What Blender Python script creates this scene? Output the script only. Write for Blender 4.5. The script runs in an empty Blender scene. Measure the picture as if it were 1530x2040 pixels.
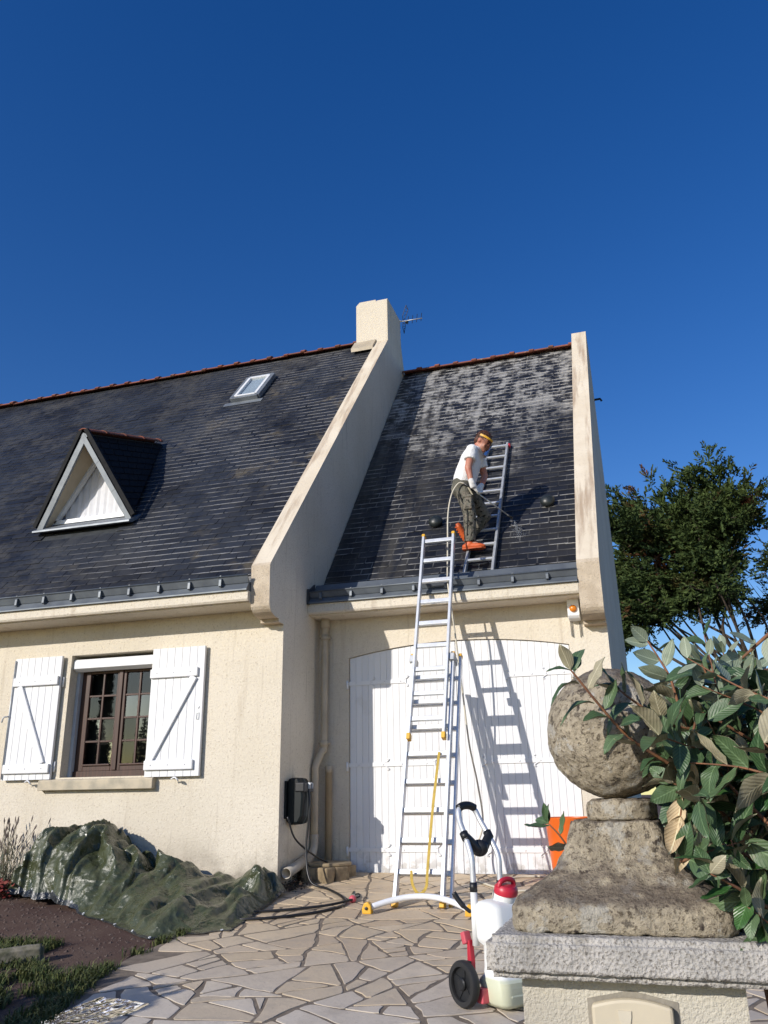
import bpy, bmesh, math, random
import numpy as np
from mathutils import Vector, Matrix, noise

random.seed(7); np.random.seed(7)
S = bpy.context.scene
COL = S.collection

# ------------------------------------------------------------------ camera, sky, sun, exposure
cd = bpy.data.cameras.new('camera'); cam = bpy.data.objects.new('camera', cd); COL.objects.link(cam)
cd.sensor_fit = 'AUTO'; cd.sensor_width = 36.0; cd.lens = 29.29; cd.clip_start = 0.05; cd.clip_end = 2000
cam.matrix_world = Matrix(((0.954033, 0.109952, 0.278803, 0), (0.299345, -0.304267, -0.904331, 0), (-0.014602, 0.94622, -0.323194, 0), (0, 0, 0, 1)))
S.camera = cam
SUN = Vector((0.609, 1.0, -0.487)).normalized()
EL = math.asin(-SUN.z); AZ = math.atan2(-SUN.x, -SUN.y)
w = bpy.data.worlds.new('World'); S.world = w; w.use_nodes = True
wn = w.node_tree.nodes; wl = w.node_tree.links
sky = wn.new('ShaderNodeTexSky'); sky.sky_type = 'NISHITA'; sky.sun_disc = False
sky.sun_elevation = EL; sky.sun_rotation = AZ % (2 * math.pi)
sky.air_density = 1.0; sky.dust_density = 0.3; sky.ozone_density = 2.0; sky.altitude = 0
hs = wn.new('ShaderNodeHueSaturation'); hs.inputs['Saturation'].default_value = 1.4; hs.inputs['Hue'].default_value = 0.5175
wl.new(sky.outputs[0], hs.inputs['Color']); wl.new(hs.outputs[0], wn['Background'].inputs[0])
wn['Background'].inputs[1].default_value = 0.132
sd = bpy.data.lights.new('sun', 'SUN'); sd.energy = 4.2; sd.angle = math.radians(0.5); sd.color = (1.0, 0.94, 0.86)
sun = bpy.data.objects.new('sun', sd); COL.objects.link(sun)
sun.rotation_euler = SUN.to_track_quat('-Z', 'Y').to_euler(); sun.location = (-10, -16, 12)
S.view_settings.view_transform = 'Standard'; S.view_settings.look = 'None'
S.view_settings.exposure = 0.0; S.view_settings.gamma = 1.0; S.view_settings.use_curve_mapping = False
S.render.engine = 'CYCLES'
S.cycles.use_denoising = True
S.cycles.max_bounces = 8; S.cycles.transparent_max_bounces = 12

# ------------------------------------------------------------------ material helpers
class NT:
    def __init__(s, name):
        s.m = bpy.data.materials.new(name); s.m.use_nodes = True
        s.t = s.m.node_tree; s.n = s.t.nodes; s.l = s.t.links
        s.b = s.n['Principled BSDF']; s.out = s.n['Material Output']
    def set(s, sock, v):
        if hasattr(v, 'is_output') or hasattr(v, 'links'): s.l.new(v, sock)
        else:
            try: sock.default_value = v
            except Exception:
                sock.default_value = (v[0], v[1], v[2], 1) if len(v) == 3 else v
    def new(s, typ, **kw):
        nd = s.n.new(typ)
        for k, v in kw.items(): setattr(nd, k, v)
        return nd
    def pos(s):
        if not hasattr(s, '_p'): s._p = s.new('ShaderNodeNewGeometry')
        return s._p.outputs['Position']
    def geo(s, nm):
        s.pos(); return s._p.outputs[nm]
    def obj(s): return s.new('ShaderNodeTexCoord').outputs['Object']
    def map(s, vec, scale=(1, 1, 1), loc=(0, 0, 0), rot=(0, 0, 0)):
        nd = s.new('ShaderNodeMapping'); s.l.new(vec, nd.inputs[0]); nd.inputs['Scale'].default_value = scale
        nd.inputs['Location'].default_value = loc; nd.inputs['Rotation'].default_value = rot; return nd.outputs[0]
    def noise(s, vec, scale, detail=4, rough=.55, dist=0):
        nd = s.new('ShaderNodeTexNoise'); s.l.new(vec, nd.inputs['Vector']); nd.inputs['Scale'].default_value = scale
        nd.inputs['Detail'].default_value = detail; nd.inputs['Roughness'].default_value = rough; nd.inputs['Distortion'].default_value = dist
        return nd.outputs['Fac']
    def voro(s, vec, scale, feature='F1'):
        nd = s.new('ShaderNodeTexVoronoi', feature=feature); s.l.new(vec, nd.inputs['Vector']); nd.inputs['Scale'].default_value = scale
        return nd.outputs['Distance']
    def ramp(s, f, a, b, ca=0.0, cb=1.0):
        nd = s.new('ShaderNodeMapRange'); nd.clamp = True; nd.interpolation_type = 'SMOOTHSTEP'
        s.set(nd.inputs['Value'], f); nd.inputs['From Min'].default_value = a; nd.inputs['From Max'].default_value = b
        nd.inputs['To Min'].default_value = ca; nd.inputs['To Max'].default_value = cb; return nd.outputs['Result']
    def math(s, op, a, b=0.0, clamp=False):
        nd = s.new('ShaderNodeMath', operation=op); nd.use_clamp = clamp
        s.set(nd.inputs[0], a); s.set(nd.inputs[1], b); return nd.outputs[0]
    def mix(s, f, a, b, mode='MIX'):
        nd = s.new('ShaderNodeMix', data_type='RGBA', blend_type=mode)
        s.set(nd.inputs['Factor'], f)
        for sock, v in ((nd.inputs[6], a), (nd.inputs[7], b)):
            if hasattr(v, 'links'): s.l.new(v, sock)
            else: sock.default_value = (v[0], v[1], v[2], 1)
        return nd.outputs[2]
    def scale(s, c, f):
        nd = s.new('ShaderNodeHueSaturation'); s.set(nd.inputs['Color'], c); s.set(nd.inputs['Value'], f); return nd.outputs[0]
    def sep(s, v):
        nd = s.new('ShaderNodeSeparateXYZ'); s.l.new(v, nd.inputs[0]); return nd.outputs
    def rnd(s):
        oi = s.new('ShaderNodeObjectInfo').outputs['Random']
        return s.math('FRACT', s.math('ADD', s.geo('Random Per Island'), oi))
    def bump(s, h, strength=.5, dist=.01):
        nd = s.new('ShaderNodeBump'); nd.inputs['Strength'].default_value = strength; nd.inputs['Distance'].default_value = dist
        s.l.new(h, nd.inputs['Height']); s.l.new(nd.outputs[0], s.b.inputs['Normal']); return nd
    def fin(s, color=None, rough=None, metal=None, spec=None, **kw):
        if color is not None: s.set(s.b.inputs['Base Color'], color)
        if rough is not None: s.set(s.b.inputs['Roughness'], rough)
        if metal is not None: s.set(s.b.inputs['Metallic'], metal)
        if spec is not None: s.set(s.b.inputs['Specular IOR Level'], spec)
        for k, v in kw.items(): s.set(s.b.inputs[k], v)
        return s.m

def plain(name, c, rough=.6, var=.25, sc=9, c2=None, bump=.0, bsc=60, metal=0.0, spec=.5, dist=.004, **kw):
    t = NT(name); p = t.pos()
    n = t.noise(p, sc, 5)
    c2 = c2 or tuple(x * (1 - var) for x in c)
    col = t.mix(t.ramp(n, .35, .68), c, c2)
    r = t.math('ADD', rough - .06, t.math('MULTIPLY', t.noise(p, sc * 2.3, 3), .14))
    if bump: t.bump(t.noise(p, bsc, 5, .6), bump, dist)
    return t.fin(col, r, metal, spec, **kw)

def m_render():
    t = NT('roughcast_render'); p = t.pos()
    big = t.noise(p, .9, 4); fine = t.noise(p, 95, 3, .7); sp = t.noise(t.map(p, loc=(3, 1, 7)), 60, 2, .6)
    c = t.mix(t.ramp(big, .35, .7), (.75, .68, .56), (.68, .61, .49))
    c = t.mix(t.ramp(sp, .60, .72, 0, .55), c, (.36, .29, .21))
    gr = t.noise(t.map(p, loc=(5, 8, 2)), 42, 3, .75); c = t.mix(t.ramp(gr, .46, .66, 0, .18), c, (.46, .39, .30)); c = t.mix(t.ramp(gr, .44, .30, 0, .14), c, (.84, .78, .68))
    # rain streaks running down, grime near the ground
    st = t.noise(t.map(p, (7, 7, .55)), 1.3, 4)
    c = t.mix(t.ramp(st, .56, .78, 0, .4), c, (.40, .32, .23))
    c = t.mix(t.ramp(t.noise(t.map(p, (16, 16, .9), (4, 4, 0)), 1.2, 3), .60, .74, 0, .3), c, (.34, .28, .2))
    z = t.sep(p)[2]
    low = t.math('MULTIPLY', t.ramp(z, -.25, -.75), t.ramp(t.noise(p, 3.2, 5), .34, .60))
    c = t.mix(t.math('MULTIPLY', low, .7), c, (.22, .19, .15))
    t.bump(t.math('ADD', fine, t.math('ADD', t.math('MULTIPLY', sp, .8), t.math('MULTIPLY', gr, 1.2))), .6, .008)
    return t.fin(c, .9, 0, .2)

def m_coping():
    # parapet caps: washed pale with brown run-off stains that follow the slope
    t = NT('weathered_coping'); p = t.pos()
    st = t.noise(t.map(p, (9, .8, .8)), 1.0, 5, .6); sm = t.noise(p, 40, 4, .7); b = t.noise(p, 2.2, 3)
    c = t.mix(t.ramp(b, .3, .7), (.74, .66, .53), (.66, .57, .44))
    c = t.mix(t.ramp(st, .47, .68, 0, .8), c, (.36, .26, .18))
    c = t.mix(t.ramp(sm, .55, .75, 0, .4), c, (.30, .26, .2))
    t.bump(sm, .5, .006)
    return t.fin(c, .92, 0, .2)

def m_kneeler():
    t = NT('rough_kneeler_render'); p = t.pos()
    a = t.noise(p, 70, 4, .7); b = t.noise(p, 6, 5)
    c = t.mix(t.ramp(b, .35, .65), (.66, .56, .43), (.52, .43, .32))
    c = t.mix(t.ramp(a, .52, .7, 0, .5), c, (.20, .16, .12))
    t.bump(a, .9, .01)
    return t.fin(c, .95, 0, .2)

def m_slate(name, garage):
    t = NT(name); p = t.pos(); x, y, z = t.sep(p)
    uv = t.new('ShaderNodeUVMap').outputs[0]; u, v, _ = t.sep(uv)
    r = t.rnd(); big = t.noise(p, 1.1, 5, .6); med = t.noise(p, 6, 5, .65); fin = t.noise(p, 45, 4, .7)
    dark = t.mix(r, (.009, .010, .013), (.024, .026, .032))
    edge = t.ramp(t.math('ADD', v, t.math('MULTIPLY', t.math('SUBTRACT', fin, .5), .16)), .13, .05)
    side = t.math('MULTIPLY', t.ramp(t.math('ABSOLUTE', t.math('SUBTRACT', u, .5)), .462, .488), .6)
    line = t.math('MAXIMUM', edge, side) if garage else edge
    if not garage:
        c = t.mix(t.math('MULTIPLY', t.ramp(t.math('ADD', t.math('MULTIPLY', big, .6), t.math('MULTIPLY', med, .4)), .46, .62), t.ramp(t.math('ADD', t.math('MULTIPLY', x, -1), t.math('MULTIPLY', z, .55)), 5.6, 7.6, .12, .85)), dark, (.058, .057, .056))
        bl = t.noise(t.map(p, loc=(9, 4, 2)), .8, 3)
        c = t.mix(t.math('MULTIPLY', t.ramp(bl, .42, .62), .5), c, (.034, .040, .052))
        och = t.math('MULTIPLY', t.ramp(t.noise(t.map(p, (1, 1, 1), (5, 0, 3)), 1.7, 4), .56, .68), t.ramp(x, -6.6, -5.0))
        c = t.mix(t.math('MULTIPLY', och, t.ramp(med, .4, .6, 0, .6)), c, (.12, .10, .066))
        glint = t.math('MULTIPLY', line, t.math('MULTIPLY', t.ramp(x, -6.8, -4.8, .10, 1), t.ramp(t.noise(t.map(p, loc=(2, 7, 1)), 1.6, 4), .36, .56)))
        c = t.mix(t.math('MULTIPLY', glint, .68), c, (.40, .40, .41))  # sun glint along the lower slate edges, painted in as pale colour
        rough = t.ramp(med, .3, .7, .45, .65)
    else:
        # limescale and dry lichen, densest on the uncleaned upper courses
        up = t.ramp(t.math('ADD', y, t.math('MULTIPLY', t.math('SUBTRACT', big, .5), 3.2)), 9.7, 11.0)
        streak = t.noise(t.map(p, (6, .7, .7), (1, 2, 0)), 1.2, 5, .6)
        left = t.math('MULTIPLY', t.ramp(x, -1.9, -2.7), t.ramp(streak, .42, .62))
        c = t.mix(t.math('MULTIPLY', left, .45), dark, (.085, .078, .064))
        c = t.mix(t.math('MULTIPLY', t.ramp(big, .45, .65), .5), c, (.032, .030, .027))
        wash = t.math('MULTIPLY', up, t.ramp(t.math('ADD', t.math('MULTIPLY', med, .65), t.math('MULTIPLY', streak, .35)), .45, .60))
        c = t.mix(t.math('MULTIPLY', wash, .7), c, (.36, .355, .345))
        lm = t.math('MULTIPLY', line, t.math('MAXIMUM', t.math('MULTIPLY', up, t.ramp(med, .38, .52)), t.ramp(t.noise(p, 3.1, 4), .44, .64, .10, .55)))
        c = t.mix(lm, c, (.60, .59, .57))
        rough = t.ramp(med, .3, .7, .3, .5)
    t.bump(t.math('ADD', fin, t.math('MULTIPLY', med, 1.5)), .35, .004)
    return t.fin(c, rough, 0, .28)

def m_paving():
    t = NT('crazy_paving_stone'); p = t.pos(); y = t.sep(p)[1]; r = t.rnd()
    far = t.ramp(y, 4.2, 6.4)
    a = t.mix(far, (.60, .53, .44), (.62, .49, .33)); b = t.mix(far, (.48, .425, .36), (.50, .38, .25))
    c = t.mix(r, a, b)
    c = t.mix(t.math('MULTIPLY', t.ramp(t.math('FRACT', t.math('MULTIPLY', r, 7.31)), .7, .8), .6), c, (.55, .43, .28))
    c = t.mix(t.ramp(t.noise(p, 5, 5, .6), .45, .72, 0, .5), c, (.36, .31, .25))
    c = t.mix(t.ramp(t.noise(p, 60, 3), .60, .72, 0, .35), c, (.2, .17, .13))
    t.bump(t.math('ADD', t.noise(p, 26, 5), t.noise(p, 5, 3)), .35, .008)
    return t.fin(c, t.ramp(t.noise(p, 3, 3), .35, .65, .45, .72), 0, .4)

def m_lichen_stone(name, a, b, light=1.0):
    t = NT(name); p = t.pos()
    f = t.noise(p, 105, 5, .75); g = t.noise(p, 30, 5, .65); h = t.noise(p, 9, 5, .6); k = t.noise(t.map(p, loc=(4, 9, 1)), 55, 4, .6)
    c = t.mix(t.ramp(g, .35, .65), a, b)
    c = t.mix(t.ramp(f, .50, .64, 0, .85), c, (.085, .065, .045))
    c = t.mix(t.ramp(f, .42, .30, 0, .6), c, (.55, .49, .38))
    c = t.mix(t.math('MULTIPLY', t.ramp(k, .56, .66), t.ramp(h, .42, .58)), c, (.075, .06, .052))
    c = t.mix(t.math('MULTIPLY', t.ramp(t.noise(t.map(p, loc=(1, 5, 8)), 48, 3), .66, .71), .75), c, (.62, .60, .55))
    lp = t.noise(t.map(p, loc=(7, 2, 6)), 17, 5, .7); c = t.mix(t.math('MULTIPLY', t.ramp(lp, .53, .60), .7), c, (.60, .57, .50))
    lq = t.noise(t.map(p, loc=(2, 8, 3)), 24, 5, .7); c = t.mix(t.math('MULTIPLY', t.ramp(lq, .58, .64), .75), c, (.10, .085, .07))
    nz = t.sep(t.geo('Normal'))[2]
    c = t.mix(t.math('MULTIPLY', t.ramp(nz, .45, .85), t.ramp(h, .3, .55, .2, .75)), c, (.16, .125, .10))
    t.bump(t.math('ADD', f, t.math('MULTIPLY', g, 1.2)), 1.0, .012)
    return t.fin(c, .96, 0, .15)

def m_cap():
    t = NT('roughcast_pillar_cap'); p = t.pos()
    f = t.noise(p, 170, 4, .7); g = t.voro(p, 130); h = t.noise(p, 8, 4)
    c = t.mix(t.ramp(h, .35, .65), (.56, .53, .49), (.44, .42, .39))
    c = t.mix(t.ramp(f, .52, .63, 0, .7), c, (.13, .11, .09))
    c = t.mix(t.math('MULTIPLY', t.ramp(t.noise(t.map(p, (1, 1, .35)), 16, 4), .52, .66), .5), c, (.24, .22, .19))
    t.bump(t.math('ADD', f, t.math('MULTIPLY', g, .7)), .9, .006)
    return t.fin(c, .95, 0, .15)

def m_tarp():
    t = NT('woven_tarpaulin'); p = t.pos()
    uv = t.new('ShaderNodeUVMap').outputs[0]
    n = t.noise(p, 7, 5, .6); cr = t.noise(p, 38, 5, .7, 1.5)
    c = t.mix(t.ramp(n, .35, .65), (.046, .056, .024), (.068, .078, .038))
    c = t.mix(t.ramp(t.noise(p, 3, 3), .62, .75, 0, .4), c, (.15, .15, .12))
    u, v, _ = t.sep(uv)
    e = t.math('MAXIMUM', t.ramp(t.math('ABSOLUTE', t.math('SUBTRACT', u, .5)), .488, .491), t.ramp(t.math('ABSOLUTE', t.math('SUBTRACT', v, .5)), .478, .483))
    c = t.mix(e, c, (.012, .016, .022))
    wp = t.new('ShaderNodeMix', data_type='VECTOR'); nv = t.new('ShaderNodeTexNoise'); t.l.new(p, nv.inputs['Vector']); nv.inputs['Scale'].default_value = 6
    wp.inputs[0].default_value = .22; t.l.new(p, wp.inputs[4]); t.l.new(nv.outputs['Color'], wp.inputs[5]); q = wp.outputs[1]
    hgt = t.math('ADD', t.voro(q, 6), t.math('ADD', t.math('MULTIPLY', t.voro(q, 15), .22), t.math('MULTIPLY', cr, .10)))
    t.bump(hgt, .7, .06)
    return t.fin(c, t.ramp(n, .3, .7, .20, .38), 0, .7)

def m_leaf(name, a, b, rough=.4, dry=None):
    t = NT(name); p = t.pos(); r = t.rnd()
    c = t.mix(r, a, b)
    uv = t.new('ShaderNodeUVMap').outputs[0]; u, v, _ = t.sep(uv)
    rib = t.ramp(t.math('ABSOLUTE', t.math('SUBTRACT', u, .5)), .045, .01)
    c = t.mix(t.math('MULTIPLY', rib, .45), c, tuple(min(1, x * 2.2 + .03) for x in b))
    c = t.mix(t.ramp(t.noise(p, 60, 3), .55, .75, 0, .35), c, tuple(x * .55 for x in a))
    ve = t.math('SINE', t.math('MULTIPLY', t.math('SUBTRACT', v, t.math('MULTIPLY', t.math('ABSOLUTE', t.math('SUBTRACT', u, .5)), .7)), 58))
    c = t.mix(t.math('MULTIPLY', t.ramp(ve, .75, 1.0), .22), c, tuple(min(1, x * 1.8 + .02) for x in b))
    c = t.mix(t.math('MULTIPLY', t.ramp(t.noise(p, 22, 4, .7), .64, .70), .6), c, (.16, .12, .06))
    t.bump(t.math('ADD', t.noise(p, 130, 3), t.math('MULTIPLY', ve, .4)), .3, .002)
    return t.fin(c, rough, 0, .5)

def m_wood(name, a, b, rough=.55):
    t = NT(name); p = t.pos()
    g = t.noise(t.map(p, (40, 40, 2.5)), 1.5, 5, .6)
    c = t.mix(t.ramp(g, .35, .68), a, b)
    t.bump(g, .3, .003)
    return t.fin(c, rough, 0, .4)

def m_painted():
    t = NT('white_painted_boards'); p = t.pos(); r = t.rnd()
    g = t.noise(t.map(p, (45, 45, 2)), 1.5, 4); d = t.noise(p, 5, 5); z = t.sep(p)[2]
    c = t.mix(r, (.80, .80, .80), (.74, .745, .76))
    c = t.mix(t.ramp(d, .60, .78, 0, .25), c, (.5, .48, .43))
    low = t.math('MULTIPLY', t.ramp(z, -.45, -.72), t.ramp(t.noise(p, 14, 4), .45, .62))
    c = t.mix(t.math('MULTIPLY', low, .6), c, (.32, .28, .22))
    t.bump(g, .2, .002)
    return t.fin(c, .5, 0, .4)

def m_glass():
    t = NT('window_glass'); t.n.remove(t.b)
    lw = t.new('ShaderNodeFresnel'); lw.inputs[0].default_value = 1.64
    gl = t.new('ShaderNodeBsdfGlossy'); gl.inputs['Roughness'].default_value = .015; gl.inputs['Color'].default_value = (.95, .97, 1, 1)
    tr = t.new('ShaderNodeBsdfTransparent'); tr.inputs[0].default_value = (.86, .89, .88, 1)
    mx = t.new('ShaderNodeMixShader'); t.l.new(lw.outputs[0], mx.inputs[0]); t.l.new(tr.outputs[0], mx.inputs[1]); t.l.new(gl.outputs[0], mx.inputs[2])
    t.l.new(mx.outputs[0], t.out.inputs[0]); return t.m

def m_clear(name, tint, rough=.1, refl=1.6):
    t = NT(name); t.n.remove(t.b); p = t.pos()
    lw = t.new('ShaderNodeFresnel'); lw.inputs[0].default_value = refl
    gl = t.new('ShaderNodeBsdfGlossy'); gl.inputs['Roughness'].default_value = rough
    tr = t.new('ShaderNodeBsdfTransparent'); tr.inputs[0].default_value = (*tint, 1)
    mx = t.new('ShaderNodeMixShader'); t.l.new(lw.outputs[0], mx.inputs[0]); t.l.new(tr.outputs[0], mx.inputs[1]); t.l.new(gl.outputs[0], mx.inputs[2])
    t.l.new(mx.outputs[0], t.out.inputs[0]); return t.m

def m_ground():
    t = NT('red_brown_grit'); p = t.pos(); f = t.noise(p, 75, 5, .75); b = t.noise(p, 2.2, 5)
    c = t.mix(t.ramp(b, .35, .68), (.095, .058, .048), (.13, .088, .070))
    c = t.mix(t.ramp(f, .5, .72, 0, .6), c, (.17, .125, .10))
    c = t.mix(t.ramp(f, .48, .30, 0, .6), c, (.025, .017, .015))
    t.bump(f, .8, .008)
    return t.fin(c, .95, 0, .15)

def m_moss_tile():
    t = NT('terracotta_ridge'); p = t.pos(); r = t.rnd()
    c = t.mix(r, (.30, .10, .062), (.19, .07, .05))
    x = t.sep(p)[0]
    c = t.mix(t.ramp(t.noise(p, 9, 5, .6), .48, .66, 0, .8), c, (.13, .085, .055))
    c = t.mix(t.ramp(t.noise(t.map(p, loc=(3, 3, 3)), 16, 4), .6, .7, 0, .7), c, (.30, .28, .18))
    t.bump(t.noise(p, 50, 4), .5, .006)
    return t.fin(c, .8, 0, .3)

def m_camo():
    t = NT('work_trousers_cloth'); p = t.pos()
    c = t.mix(t.ramp(t.noise(p, 9, 4), .4, .6), (.115, .112, .090), (.165, .16, .13))
    lo = t.ramp(t.sep(p)[2], 3.2, 3.05)
    c = t.mix(t.math('MULTIPLY', lo, t.ramp(t.noise(p, 24, 5, .6), .46, .56)), c, (.21, .185, .15))
    c = t.mix(t.math('MULTIPLY', lo, t.ramp(t.noise(t.map(p, loc=(2, 1, 5)), 30, 4), .55, .62)), c, (.025, .024, .02))
    t.bump(t.noise(t.map(p, (1, 1, .45)), 34, 4, .6, 1.2), .8, .02)
    return t.fin(c, .9, 0, .2)

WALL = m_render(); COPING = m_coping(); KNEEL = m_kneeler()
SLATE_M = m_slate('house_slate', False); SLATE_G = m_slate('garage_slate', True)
PAVE = m_paving(); MORTAR = plain('paving_mortar', (.22, .175, .13), .95, .35, 12, None, .6, 90)
BALLST = m_lichen_stone('lichened_granite', (.58, .50, .37), (.42, .36, .27))
CAPM = m_cap(); TARP = m_tarp(); GROUND = m_ground()
ZINC = plain('zinc_sheet', (.235, .26, .285), .5, .3, 5, (.17, .19, .215), .1, 40, .35)
ZINCG = plain('weathered_gutter_zinc', (.145, .165, .185), .5, .3, 5, (.105, .12, .14), .1, 40, .3)
ALU = plain('brushed_aluminium', (.72, .74, .76), .38, .12, 14, None, .05, 90, .45)
ALUD = plain('old_aluminium', (.50, .52, .54), .45, .25, 14, None, .05, 90, .4)
WHITEM = plain('white_enamel', (.80, .81, .83), .35, .06, 8)
YEL = plain('yellow_plastic', (.78, .42, .03), .45, .15)
YSTRAP = plain('yellow_webbing', (.55, .38, .07), .8, .2, 30)
BLK = plain('black_plastic', (.014, .015, .017), .42, .2)
RUB = plain('black_rubber', (.02, .02, .021), .62, .3)
PAINT = m_painted(); WPVC = plain('white_pvc', (.78, .79, .80), .35, .06)
GREYPVC = plain('grey_shutter_rail', (.50, .52, .55), .45, .1)
WOODB = m_wood('stained_window_wood', (.070, .030, .020), (.038, .017, .012), .45)
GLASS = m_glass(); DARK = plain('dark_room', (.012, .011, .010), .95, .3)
CURT = plain('white_curtain', (.80, .79, .80), .8, .06, 14, None, .3, 30)
RIDGE = m_moss_tile(); SILL = plain('weathered_concrete_sill', (.56, .48, .35), .9, .4, 7, (.38, .34, .26), .5, 60)
BEIGE = plain('beige_pipe', (.52, .44, .32), .5, .2, 4)
PVCP = plain('white_drain_pvc', (.50, .45, .37), .4, .2)
TEAL = plain('dark_teal_plastic', (.006, .010, .011), .45, .3, 9, None, 0, 60, 0, .3)
ORANGE = plain('orange_planter', (.72, .13, .012), .38, .08, 4)
TANK = plain('milky_polyethylene', (.78, .79, .77), .38, .05, 5, None, 0, 60, 0, .5)
_t = TANK.node_tree; _b = _t.nodes['Principled BSDF']; _src = _b.inputs['Base Color'].links[0].from_socket
_g = _t.nodes.new('ShaderNodeNewGeometry'); _s = _t.nodes.new('ShaderNodeSeparateXYZ'); _r = _t.nodes.new('ShaderNodeMapRange'); _m = _t.nodes.new('ShaderNodeMix'); _m.data_type = 'RGBA'
_t.links.new(_g.outputs['Position'], _s.inputs[0]); _t.links.new(_s.outputs[2], _r.inputs['Value']); _r.inputs['From Min'].default_value = -.885; _r.inputs['From Max'].default_value = -.875; _r.inputs['To Min'].default_value = 1; _r.inputs['To Max'].default_value = 0
_t.links.new(_r.outputs[0], _m.inputs['Factor']); _t.links.new(_src, _m.inputs[6]); _m.inputs[7].default_value = (.60, .62, .47, 1); _t.links.new(_m.outputs[2], _b.inputs['Base Color'])   # liquid seen through the wall
TANK.node_tree.nodes['Principled BSDF'].inputs['Subsurface Weight'].default_value = .25
TANK.node_tree.nodes['Principled BSDF'].inputs['Subsurface Radius'].default_value = (.04, .04, .04)
RED = plain('red_plastic', (.52, .022, .045), .38, .12, 6)
PINK = plain('faded_red_plastic', (.62, .10, .13), .45, .12, 6)
SKIN = plain('sunned_skin', (.50, .225, .15), .55, .2, 16, (.42, .15, .10)); HAIR = plain('brown_hair', (.10, .038, .018), .6, .5, 60, None, .8, 140)
SHIRT = NT('white_tshirt'); _p = SHIRT.pos()
SHIRT.bump(SHIRT.noise(SHIRT.map(_p, (1, 1, .6)), 22, 4, .6, 1.4), .7, .02)
SHIRT = SHIRT.fin(SHIRT.mix(SHIRT.ramp(SHIRT.noise(_p, 22, 4), .60, .72, 0, .25), (.80, .80, .80), (.42, .42, .41)), .9, 0, .2)
TROUS = m_camo(); BOOT = plain('orange_boot', (.66, .12, .025), .55, .3, 20); GLOVE = plain('white_work_glove', (.74, .73, .71), .85, .2, 30)
VISORC = m_clear('clear_visor', (.85, .86, .86), .08, 1.5)
BARK = plain('bark', (.10, .075, .055), .95, .5, 14, None, .9, 40)
STEM = plain('russet_stem', (.26, .115, .055), .75, .4, 40, (.17, .08, .045), .4, 150)
LEAFT = m_leaf('oleaster_leaf_top', (.030, .072, .026), (.088, .14, .062), .46)
LEAFB = m_leaf('oleaster_leaf_underside', (.26, .235, .15), (.36, .33, .23), .6)
LEAFG = m_leaf('glossy_green_leaf', (.022, .075, .018), (.042, .105, .026), .36)
LEAFD = m_leaf('dry_leaf', (.42, .31, .18), (.60, .48, .31), .75)
LEAFY = m_leaf('pale_new_leaf', (.17, .22, .15), (.25, .29, .21), .5)
LEAD = plain('dark_flashing', (.05, .055, .06), .5, .3)
BLACKFAB = plain('black_webbing', (.02, .02, .02), .8, .3)
HOSEB = plain('black_hose_rubber', (.016, .016, .017), .35, .2); HOSEW = plain('cream_hose', (.62, .57, .46), .5, .15)
PLANTER_SOIL = plain('soil', (.05, .035, .025), .95, .4, 30, None, .8, 80)

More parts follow.
